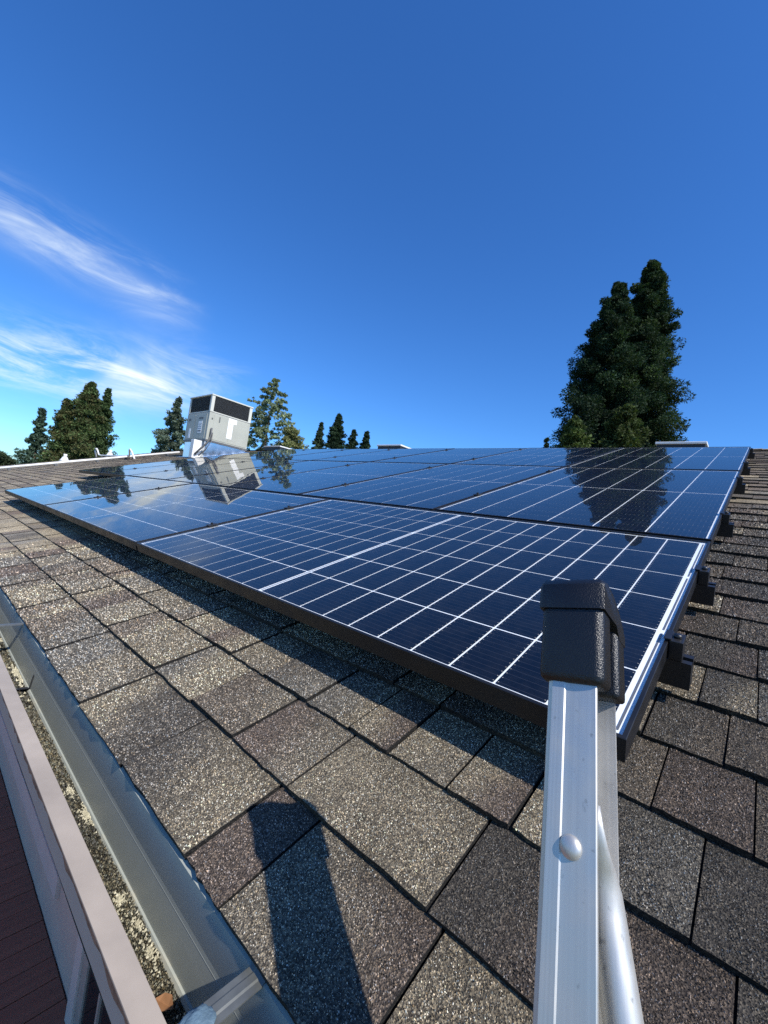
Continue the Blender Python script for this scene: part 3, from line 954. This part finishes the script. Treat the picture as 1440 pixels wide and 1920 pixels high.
# rails with clamps
RAILS = [(.322, 'land'), (.748, 'land'), (1.475, 'port'), (2.495, 'port'), (3.26, 'port'), (4.36, 'port')]
clamp_me = {}
for ri, (rv, kind) in enumerate(RAILS):
    x_end = -(3 * (PL + GAP) + .03) if kind == 'land' else -(7 * (PW + GAP) + .03)
    t = empty('mounting_rail', RT @ Matrix.Translation((0, rv, 0)))
    tag(t, f'black mounting rail end with clamp on the right array edge, {ORD[ri]} from the eave', 'rail', 'rails under the array')
    bm = bmesh.new()
    prof = [(-.018, -PT - .052), (.018, -PT - .052), (.018, -PT - .001), (.006, -PT - .001), (.006, -PT - .012), (-.006, -PT - .012), (-.006, -PT - .001), (-.018, -PT - .001)]
    extrude_profile(bm, prof, x_end, .037)
    obj_bm('rail', bm, MAT['black_metal'], t)
    # end clamp beside the frame
    bm = bmesh.new()
    add_box(bm, .0015, .0225, -.019, .019, -PT, .0015, bevel=.0015)
    ec = obj_bm('end_clamp', bm, MAT['black_metal'], t)
    box_obj('clamp_lip', (-.0075, .004, -.019, .019, .0018, .0045), MAT['black_metal'], ec, .0008)
    tube_obj('bolt', [(.012, 0, .001), (.012, 0, .0075)], .0062, MAT['black_metal'], ec, 10)
    # mid clamps in the gaps
    n = 2 if kind == 'land' else 6
    step = PL + GAP if kind == 'land' else PW + GAP
    for i in range(1, n + 1):
        xm = -(i * step - GAP / 2)
        if 'mid' not in clamp_me:
            bm = bmesh.new(); add_box(bm, -.0165, .0165, -.022, .022, .0012, .0048, bevel=.001)
            add_tube(bm, [(0, 0, .0045), (0, 0, .0120)], .0058, 8)
            add_box(bm, -.006, .006, -.016, .016, -PT, .0012)
            o = obj_bm('mid_clamp', bm, MAT['black_metal'], t); clamp_me['mid'] = o.data
        else:
            o = bpy.data.objects.new('mid_clamp', clamp_me['mid']); link(o, t)
        o.location = (xm, 0, 0)
    # feet
    for i in range(int(-x_end / 1.2) + 1):
        xf = -.22 - i * 1.2
        if 'foot' not in clamp_me:
            bm = bmesh.new(); add_box(bm, -.02, .02, -.060, .03, RN + .006, RN + .012); add_box(bm, -.02, .02, -.026, -.0185, RN + .010, -PT - .006)
            o = obj_bm('foot', bm, MAT['black_metal'], t); clamp_me['foot'] = o.data
        else:
            o = bpy.data.objects.new('foot', clamp_me['foot']); link(o, t)
        o.location = (xf, 0, 0)

# ------------------------------------------------------------------ ladder
Lr = Vector((-.21353, .65167, .72782)).normalized()
Xr = Vector((.97499, .09517, .20083)).normalized()
Dr = Vector((.06161, .75250, -.65570)).normalized()
P0 = Vector((-.0082, -.2033, .2788))
LM = Matrix.Identity(4)
for r_ in range(3):
    LM[r_][0] = Xr[r_]; LM[r_][1] = Dr[r_]; LM[r_][2] = Lr[r_]; LM[r_][3] = P0[r_]
LB = 2.95
ladder = empty('ladder', RT @ LM @ Matrix.Translation((0, 0, -LB)))
tag(ladder, 'aluminium ladder rail with black plastic end cap reaching above the roof edge', 'ladder')
LU = Matrix.Translation((0, 0, LB))
def rail_profile():
    w, d, t = .0168, .0584, .0030
    return [(-w + .004, 0), (-.0045, 0), (-.0035, .0009), (w - .0006, .0009), (w, .0015), (w, .0009 + t), (-w + t + .001, t + .0009), (-w + t, .006),
            (-w + t, d - .006), (-w + t + .001, d - t), (w, d - t), (w, d - .0006), (w - .0008, d), (-w + .004, d), (-w + .0012, d - .0012), (-w, d - .004), (-w, .004), (-w + .0012, .0012)]
def ladder_rail(x):
    bm = bmesh.new()
    prof = rail_profile()
    if x > .1: prof = [(-a, b) for a, b in prof]
    extrude_profile(bm, [(x + a, b) for a, b in prof], -LB, -.006, axis='z')
    r = obj_bm('rail', bm, MAT['alu'], ladder, mat4=LU)
    return r
ladder_rail(0); ladder_rail(.55)
def ladder_cap(x, flip):
    s = -1 if flip else 1
    bm = bmesh.new()
    def bx(x0, x1, *b, bevel=.003):
        a, c = sorted((x + s * x0, x + s * x1)); add_box(bm, a, c, *b, bevel=bevel)
    # front block, back block, web side and the sloping top
    bx(-.0225, .0225, -.0045, .0225, -.078, -.0185, bevel=.0065)
    bx(-.0225, .0235, .0375, .0625, -.078, -.0185, bevel=.0045)
    bx(-.0216, -.0120, -.0015, .0600, -.077, -.0180, bevel=.003)
    # head: rounded wedge falling to the back
    prof = [(-.0060, -.0235), (-.0060, -.004), (-.0025, .0010), (.0040, .0028), (.024, .0010), (.046, -.0085), (.058, -.0175), (.0640, -.0250), (.0640, -.0330), (.042, -.0330), (.034, -.0235)]
    A = [[bm.verts.new((x + s * xx, a, b)) for a, b in pr] for xx, pr in
         ((-.0240, [(a * .97 + .001, b * .9 - .0025) for a, b in prof]), (-.0215, prof), (.0205, prof), (.0238, [(a * .97 + .001, b * .9 - .0025) for a, b in prof]))]
    n = len(prof)
    for p, q in zip(A, A[1:]):
        for k in range(n):
            j = (k + 1) % n; bm.faces.new((p[k], p[j], q[j], q[k]))
    bm.faces.new(A[0]); bm.faces.new(A[-1])
    bmesh.ops.recalc_face_normals(bm, faces=bm.faces)
    o = obj_bm('end_cap', bm, MAT['plastic'], ladder, mat4=LU)
    for p in o.data.polygons: p.use_smooth = True
    o.data.set_sharp_from_angle(angle=rad(50))
ladder_cap(0, False); ladder_cap(.55, True)
# rivet heads and braces
def rivet(x, z, parent=ladder):
    bm = bmesh.new()
    bmesh.ops.create_uvsphere(bm, u_segments=20, v_segments=12, radius=.0066)
    for v in bm.verts:
        v.co = Vector((v.co.x + x, v.co.y * .55 + .0006, v.co.z + z))
    obj_bm('rivet', bm, MAT['alu'], parent, True, mat4=LU)
for z in (-.174, -.48, -.785):
    rivet(.002, z)
def brace(side):
    x = 0 if side > 0 else .55
    bm = bmesh.new()
    pts, rad_ = [], []
    for k in range(26):
        s = k / 25
        pts.append((x + side * (.006 + .047 * s), .030, -.150 - .27 * s)); rad_.append(.0106)
    add_tube(bm, pts, rad_, 20)
    # flattened, riveted upper end
    for v in bm.verts:
        f = max(0, min(1, (v.co.z + .195) / .035)); f = f * f * (3 - 2 * f)
        v.co.y = .030 + (v.co.y - .030) * (1 - .75 * f) - .022 * f
        v.co.x = x + side * .006 + (v.co.x - x - side * .006) * (1 + .05 * f)
    bmesh.ops.recalc_face_normals(bm, faces=bm.faces)
    obj_bm('brace', bm, MAT['alu'], ladder, True, mat4=LU)
brace(1); brace(-1)
for k in range(8):
    z = -.56 - k * .305
    tube_obj('rung', [(-.016, .035, z), (.566, .035, z)], .0155, MAT['alu'], ladder, 16, mat4=LU)

# ------------------------------------------------------------------ rooftop unit
UX0, UX1, UY0, UY1, UZ0, UZ1 = -10.57, -9.43, 3.73, 4.77, 1.51, 2.57
US = UZ1 - .42                     # seam between cabinet and coil section
unit = empty('rooftop_air_conditioner', Matrix.Translation((UX0, UY0, 1.08)))
tag(unit, 'beige packaged rooftop air conditioner with black coil grilles on a galvanised curb', 'air conditioner')
UI = Matrix.Translation((-UX0, -UY0, -1.08))
def up(name, b, mat, parent=unit, bevel=.0):
    return box_obj(name, b, mat, parent, bevel, mat4=UI if parent is unit else None)
cab = up('cabinet', (UX0, UX1, UY0, UY1, UZ0, US), MAT['cabinet'], bevel=.008)
up('base_rail', (UX0 - .012, UX1 + .012, UY0 - .012, UY1 + .012, UZ0 - .035, UZ0 + .004), MAT['conduit'])
coil = up('coil_section', (UX0 + .03, UX1 - .03, UY0 + .03, UY1 - .03, US + .012, UZ1 - .015), MAT['louvre'])
up('lid', (UX0 - .012, UX1 + .012, UY0 - .012, UY1 + .012, UZ1 - .03, UZ1), MAT['cabinet_cap'], bevel=.006)
up('seam_band', (UX0 + .006, UX1 - .006, UY0 + .006, UY1 - .006, US - .004, US + .013), MAT['conduit'])
for xx in (UX0, UX1 - .075):
    for yy in (UY0, UY1 - .075):
        up('corner_post', (xx, xx + .075, yy, yy + .075, US + .012, UZ1 - .03), MAT['cabinet_cap'], bevel=.006)
for nm, b in (('grille_sill', (UX0 + .075, UX1 - .075, UY0 + .004, UY0 + .03, US + .013, US + .035)), ('grille_sill', (UX1 - .03, UX1 - .004, UY0 + .075, UY1 - .075, US + .013, US + .035))):
    up(nm, b, MAT['cabinet_cap'])
bm = bmesh.new()
for k in range(17):
    z = US + .045 + k * .0198
    add_box(bm, UX0 + .076, UX1 - .076, UY0 + .006, UY0 + .028, z, z + .004)
    add_box(bm, UX1 - .028, UX1 - .006, UY0 + .076, UY1 - .076, z, z + .004)
o = obj_bm('louvre_slats', bm, MAT['slat'], unit, mat4=UI); tag(o, kind='stuff')
# access panels with raised edges, labels
up('access_panel', (UX0 + .05, UX0 + .45, UY0 - .006, UY0 + .002, UZ0 + .03, US - .04), MAT['cabinet'], bevel=.003)
up('access_panel', (UX0 + .47, UX1 - .10, UY0 - .006, UY0 + .002, UZ0 + .03, US - .04), MAT['cabinet'], bevel=.003)
up('access_panel', (UX1 - .002, UX1 + .006, UY0 + .12, UY0 + .50, UZ0 + .03, US - .03), MAT['cabinet'], bevel=.003)
up('access_panel', (UX1 - .002, UX1 + .006, UY0 + .52, UY1 - .05, UZ0 + .03, US - .03), MAT['cabinet'], bevel=.003)
sk = up('sticker', (UX1 + .0065, UX1 + .009, UY0 + .47, UY0 + .60, UZ0 + .14, US - .02), MAT['sticker'])
up('sticker', (UX1 + .0065, UX1 + .0085, UY0 + .60, UY0 + .68, US - .13, US - .02), MAT['sticker'])
up('sticker', (UX1 + .0095, UX1 + .0105, UY0 + .515, UY0 + .545, US - .15, US - .135), MAT['ink'])
up('handle', (UX1 + .006, UX1 + .016, UY0 + .24, UY0 + .262, US - .18, US - .06), MAT['steel'])
up('port', (UX1 + .006, UX1 + .012, UY0 + .062, UY0 + .092, US - .15, US - .12), MAT['ink'])
up('rating_label', (UX0 + .66, UX0 + .86, UY0 - .0085, UY0 - .006, UZ0 + .16, US - .20), MAT['sticker'])
for z, h in ((.19, .03), (.26, .012), (.31, .012), (.36, .012)):
    up('label_print', (UX0 + .68, UX0 + .84, UY0 - .0095, UY0 - .0086, UZ0 + z, UZ0 + z + h), MAT['ink'])
up('rating_label', (UX0 + .20, UX0 + .30, UY0 - .0085, UY0 - .006, UZ0 + .05, UZ0 + .28), MAT['sticker'])
up('badge', (UX0 + .66, UX0 + .88, UY0 - .0085, UY0 - .006, US - .15, US - .11), MAT['ink'])
up('badge', (UX0 + .12, UX0 + .24, UY0 - .0085, UY0 - .006, US - .17, US - .12), MAT['ink'])
# curb following the roof slope
bm = bmesh.new()
def rz(y): return (y - RN * -ST * 0) * math.tan(TH) + RN / CT
cx0, cx1, cy0, cy1 = UX0 + .02, UX1 - .02, UY0 + .02, UY1 - .02
b = [bm.verts.new(p) for p in ((cx0, cy0, rz(cy0)), (cx1, cy0, rz(cy0)), (cx1, cy1, rz(cy1)), (cx0, cy1, rz(cy1)))]
t = [bm.verts.new(p) for p in ((cx0, cy0, UZ0 - .034), (cx1, cy0, UZ0 - .034), (cx1, cy1, UZ0 - .034), (cx0, cy1, UZ0 - .034))]
for k in range(4):
    j = (k + 1) % 4; bm.faces.new((b[k], b[j], t[j], t[k]))
obj_bm('curb', bm, MAT['galv'], unit, mat4=UI)
bm = bmesh.new()
q = [(cx0 - .10, cy0 - .12), (cx1 + .10, cy0 - .12), (cx1 + .10, cy1 + .1), (cx0 - .10, cy1 + .1)]
f0 = [bm.verts.new((x_, y_, rz(y_) + .012)) for x_, y_ in q]; bm.faces.new(f0)
obj_bm('curb_flashing', bm, MAT['galv'], unit, mat4=UI)
# disconnect box on the curb and its flexible conduits
db = up('disconnect_box', (UX1 - .30, UX1 - .14, UY0 - .19, UY0 + .018, rz(UY0 - .19) + .02, UZ0 - .04), MAT['white'], bevel=.006)
tube_obj('flex_conduit', [(UX1 + .03, UY0 + .085, UZ0 + .28), (UX1 + .045, UY0 + .08, UZ0 + .15), (UX1 + .045, UY0 + .05, UZ0 - .05), (UX1 - .02, UY0 - .06, UZ0 - .22), (UX1 - .12, UY0 - .14, UZ0 - .38)], .022, MAT['conduit'], unit, 10, UI)
tube_obj('flex_conduit', [(UX1 + .03, UY0 + .12, UZ0 + .18), (UX1 + .05, UY0 + .11, UZ0 - .02), (UX1 + .02, UY0 + .02, UZ0 - .24), (UX1 - .05, UY0 - .08, UZ0 - .40)], .015, MAT['conduit'], unit, 10, UI)

# ------------------------------------------------------------------ pipes and vents
def roofm(x, v, n=RN): return RT @ Matrix.Translation((x, v, n))
t = empty('pvc_conduit', roofm(-11.95, 2.0))
tag(t, 'long straight white pipe running up the bare roof beyond the array', 'pipe')
tube_obj('pipe', [(0, -2.3, .07), (0, 0, .075), (0.02, 2.42, .07)], .026, MAT['pvc'], t, 12)
for k in range(6):
    box_obj('pipe_support', (-.05, .05, -2.0 + k * .82 - .03, -2.0 + k * .82 + .03, .002, .045), MAT['conduit'], t, .004)
t = empty('gas_pipe', roofm(-13.2, 3.15))
tag(t, 'thin pale pipe on black supports with bent hoop ends near the roof end', 'pipe')
hp = [(-1.55, 0, .02), (-1.55, 0, .22), (-1.50, .01, .28), (-1.42, .02, .28), (-1.36, .02, .22), (-1.33, .02, .10), (-1.1, .02, .08), (1.35, -.02, .08), (1.42, -.02, .12), (1.48, -.02, .24), (1.55, -.02, .26), (1.62, -.02, .20), (1.70, -.02, .05), (1.72, -.02, .01)]
tube_obj('pipe', hp, .022, MAT['ventmetal'], t, 10)
for k in range(5):
    box_obj('pipe_support', (-.9 + k * .5 - .03, -.9 + k * .5 + .03, -.05, .07, .002, .055), MAT['louvre'], t, .004)
def roof_vent(x, v, h, label):
    t = empty('roof_vent', roofm(x, v))
    t.matrix_world = Matrix.Translation(w_of(x, v, RN))
    tag(t, label, 'vent', 'small white roof vents')
    bm = bmesh.new(); add_tube(bm, [(0, 0, -.02), (0, 0, .03), (0, 0, h * .6)], [.14, .10, .055], 14); bmesh.ops.recalc_face_normals(bm, faces=bm.faces)
    obj_bm('flashing_cone', bm, MAT['ventmetal'], t, True)
    tube_obj('stack', [(0, 0, h * .5), (0, 0, h)], .045, MAT['ventmetal'], t, 14)
roof_vent(-14.75, 2.36, .20, 'small white cone vent on the roof, leftmost in front of the trees')
roof_vent(-14.85, 3.52, .22, 'small white cone vent right of the bent pipe hoop')
def low_vent(name, x0, x1, y0, y1, z1, label, cat):
    zr = ridge.z - (y0 - ridge.y) * math.tan(TH)
    t = empty(name, Matrix.Translation(((x0 + x1) / 2, (y0 + y1) / 2, zr)))
    tag(t, label, cat)
    w, d, h = (x1 - x0) / 2, (y1 - y0) / 2, z1 - zr
    box_obj('curb', (-w + .02, w - .02, -d + .02, d - .02, -.15, h - .03), MAT['louvre'], t)
    box_obj('lid', (-w, w, -d, d, h - .032, h), MAT['white'], t, .008)
low_vent('skylight', -.99, -.44, 5.75, 6.5, 1.822, 'low skylight with white lid behind the ridge under the tall trees', 'skylight')
low_vent('ridge_vent', -5.95, -5.30, 5.70, 6.2, 1.825, 'low dark vent with white lid behind the ridge right of small pines', 'vent')
low_vent('ridge_vent', -10.2, -9.42, 5.70, 6.2, 1.835, 'low vent with white lid beside the rooftop air conditioner', 'vent')

# ------------------------------------------------------------------ trees
def leaf_quads(cent, nrm_bias, L_, W_, cols, r):
    n = len(cent)
    d = r.normal(0, 1, (n, 3)); d = d + nrm_bias; d /= np.linalg.norm(d, axis=1, keepdims=True)
    e = np.cross(d, r.normal(0, 1, (n, 3)))  # needle sprays: long and narrow; e /= np.linalg.norm(e, axis=1, keepdims=True) + 1e-9
    l = L_ * r.uniform(.6, 1.4, n); w = W_ * r.uniform(.6, 1.4, n)
    a = cent - d * l[:, None] * .5; b = cent + d * l[:, None] * .5
    m_ = a * .55 + b * .45
    V = np.stack([a, m_ + e * w[:, None] * .6, b, m_ - e * w[:, None] * .6], 1)
    F = np.arange(n * 4).reshape(n, 4)
    return V.reshape(-1, 3), F, cols

def conifer(name, label, x, y, zb, H, R, n_br, clumps, leaves, leaf, col, seed, first=.12, droop=.10, upsweep=.15, cr=.5, shape=1.0, trunk_r=.3, group='trees behind the roof',
            col2=None, lean=(0, 0), round_top=.0, jitter=.25, cat='tree'):
    r = np.random.default_rng(seed)
    t = empty(name, Matrix.Translation((x, y, zb)))
    tag(t, label, cat, group)
    pts = [(lean[0] * s * s * H, lean[1] * s * s * H, H * s) for s in np.linspace(0, .97, 9)]
    tube_obj('trunk', pts, [trunk_r * (1 - s * .93) for s in np.linspace(0, 1, 9)], MAT['bark'], t, 9)
    cents, biases, cc = [], [], []
    bm = bmesh.new()
    for k in range(n_br):
        s = first + (1 - first) * ((k + r.uniform(0, 1)) / n_br) ** .92
        az = k * 2.39996 + r.normal(0, .35)
        prof = (1 - s) ** shape * (1 - round_top) + round_top * math.sqrt(max(0, 1 - s * s))
        Lb = R * max(prof, .04) * r.uniform(1 - jitter * 1.6, 1 + jitter * .6)
        base = np.array([lean[0] * s * s * H, lean[1] * s * s * H, H * s])
        dirh = np.array([math.cos(az), math.sin(az), 0])
        tip = base + dirh * Lb + np.array([0, 0, Lb * (upsweep - droop)])
        midp = base + dirh * Lb * .55 + np.array([0, 0, Lb * upsweep * .3])
        add_tube(bm, [base, midp, base * .1 + tip * .9], [trunk_r * .16 * (1.1 - s), trunk_r * .10 * (1.1 - s), trunk_r * .04], 4, False)
        tone = r.uniform(.65, 1.3)
        for c in range(clumps):
            f = .30 + .74 * (c + r.uniform(0, 1)) / clumps
            p = base * (1 - f) ** 2 + 2 * midp * f * (1 - f) + tip * f * f if f <= 1 else tip
            p = p + r.normal(0, .10 * cr + .04 * Lb, 3)
            rc = cr * r.uniform(.6, 1.2) * (.32 + .68 * min(1, Lb / (R * .5)))
            n = int(leaves * r.uniform(.7, 1.2))
            q = r.normal(0, 1, (n, 3)); q /= np.linalg.norm(q, axis=1, keepdims=True)
            q *= (r.uniform(.10, 1, (n, 1)) ** .38) * rc * np.array([1, 1, .72])
            cents.append(p + q)
            biases.append(q / rc * 1.1 + dirh * .5 + np.array([0, 0, .25 - droop]))
            base_c = np.array(col if col2 is None or r.uniform() < .6 else col2)
            tn = tone * r.uniform(.8, 1.2)
            cc.append(np.clip(base_c * tn * r.uniform(.7, 1.35, (n, 1)), .004, .5))
    tag(obj_bm('branches', bm, MAT['bark'], t), kind='stuff')
    V, F, C = leaf_quads(np.concatenate(cents), np.concatenate(biases), leaf * 1.25, leaf * .24, np.concatenate(cc), r)
    obj_np('crown', V, F, MAT['foliage'], t, C)
    return t

G_SEQ = (.024, .044, .021); G_SEQ2 = (.036, .056, .022)
conifer('sequoia_tree', 'taller right hand top of the dark twin conifers at right', -6.6, 30.3, -2.9, 23.0, 4.4, 175, 8, 190, .15, G_SEQ, 1, first=.33, cr=.60, shape=.66, trunk_r=.45, upsweep=.32, droop=.12, jitter=.22, col2=G_SEQ2)
conifer('sequoia_tree', 'slightly lower left hand top of the dark twin conifers at right', -8.05, 28.6, -2.9, 21.0, 4.4, 175, 8, 190, .15, (.020, .038, .020), 2, first=.33, cr=.60, shape=.66, trunk_r=.42, upsweep=.32, droop=.12, jitter=.22, col2=(.030, .050, .022))
conifer('young_tree', 'brighter olive green young tree at the left foot of the dark twin conifers', -8.15, 24.0, -2.9, 10.7, 1.7, 70, 5, 80, .17, (.062, .085, .026), 3, first=.3, cr=.42, shape=.5, trunk_r=.15, round_top=.5)
conifer('young_tree', 'olive green young tree in front of the middle of the dark twin conifers', -6.0, 25.6, -2.9, 11.7, 2.2, 80, 5, 80, .17, (.058, .076, .024), 4, first=.3, cr=.5, shape=.5, trunk_r=.16, round_top=.5)
conifer('small_tree', 'tiny dark treetop peeking over the array left of the twin conifers', -14.6, 36.6, -2.9, 12.9, 1.2, 30, 4, 40, .2, (.03, .05, .025), 5, first=.4, cr=.4, trunk_r=.12, round_top=.5)
conifer('pine_tree', 'thin open conifer at far left beside the bigger conifer', -44.3, 6.1, -2.9, 8.1, 2.2, 60, 6, 44, .22, (.062, .098, .066), 6, first=.12, cr=.42, trunk_r=.14, jitter=.5, shape=1.0)
conifer('cypress_tree', 'big green conifer at left with rust brown tinge, taller top', -38.95, 7.9, -2.9, 10.3, 2.7, 140, 7, 70, .17, (.082, .120, .044), 7, first=.06, cr=.55, trunk_r=.2, shape=.72, jitter=.35, col2=(.085, .085, .035))
conifer('cypress_tree', 'right hand top of the big green conifer pair at left', -38.7, 9.0, -2.9, 10.2, 1.7, 90, 6, 60, .17, (.070, .105, .042), 8, first=.06, cr=.42, trunk_r=.18, shape=.8, jitter=.35)
conifer('cypress_tree', 'lower left shoulder of the big green conifer group at left', -39.2, 6.7, -2.9, 8.7, 1.6, 90, 6, 60, .17, (.078, .112, .042), 9, first=.06, cr=.48, trunk_r=.18, shape=.75, jitter=.35, col2=(.09, .085, .035))
conifer('pine_tree', 'grey green conifer directly left of the rooftop air conditioner', -35.3, 12.95, -2.9, 10.5, 3.3, 90, 7, 44, .20, (.12, .155, .11), 10, first=.15, cr=.36, trunk_r=.2, jitter=.45, shape=.95)
conifer('cedar_tree', 'pale drooping cedar with open layered branches right of the air conditioner', -28.7, 17.2, -2.9, 12.9, 6.6, 120, 20, 19, .17, (.185, .235, .140), 11, first=.18, cr=.18, droop=.48, upsweep=.55, trunk_r=.12, jitter=.35, shape=.85, col2=(.24, .28, .165))
conifer('small_tree', 'yellow green leafy tree at the foot of the pale cedar', -24.4, 16.5, -2.9, 8.7, 2.3, 60, 6, 60, .16, (.20, .21, .085), 12, first=.3, cr=.4, trunk_r=.12, round_top=.5, shape=.6)
conifer('pine_tree', 'small pine nearest the cedar, first of four over the array', -42.9, 33.6, -2.9, 14.7, 2.9, 70, 6, 46, .24, (.05, .075, .04), 13, first=.4, cr=.5, trunk_r=.16, jitter=.4)
conifer('pine_tree', 'tallest dark conical pine of the four small ones over the array', -41.6, 35.2, -2.9, 16.1, 3.2, 110, 6, 70, .24, (.028, .050, .026), 14, first=.35, cr=.5, trunk_r=.18, shape=.7)
conifer('pine_tree', 'third of the four small pines over the array', -42.3, 38.9, -2.9, 15.1, 2.8, 80, 5, 60, .24, (.032, .055, .03), 15, first=.4, cr=.5, trunk_r=.16, shape=.7)
conifer('pine_tree', 'rightmost of the four small pines over the array', -41.0, 40.2, -2.9, 15.2, 2.7, 80, 5, 60, .24, (.03, .053, .028), 16, first=.4, cr=.5, trunk_r=.16, shape=.7)
for k, (bx, by, bh, br_) in enumerate(((-49.5, 4.4, 4.1, 2.6), (-47.0, 6.6, 3.4, 2.2))):
    conifer('leafy_shrub', ('dull green shrub mass at the far left edge above the roof', 'low dull green shrub at the foot of the thin left conifer')[k], bx, by, -2.9, bh, br_, 60, 5, 50, .26, (.055, .072, .036), 30 + k, first=.15, cr=.6, trunk_r=.12, round_top=.9, group='shrubs at far left', cat='shrub')
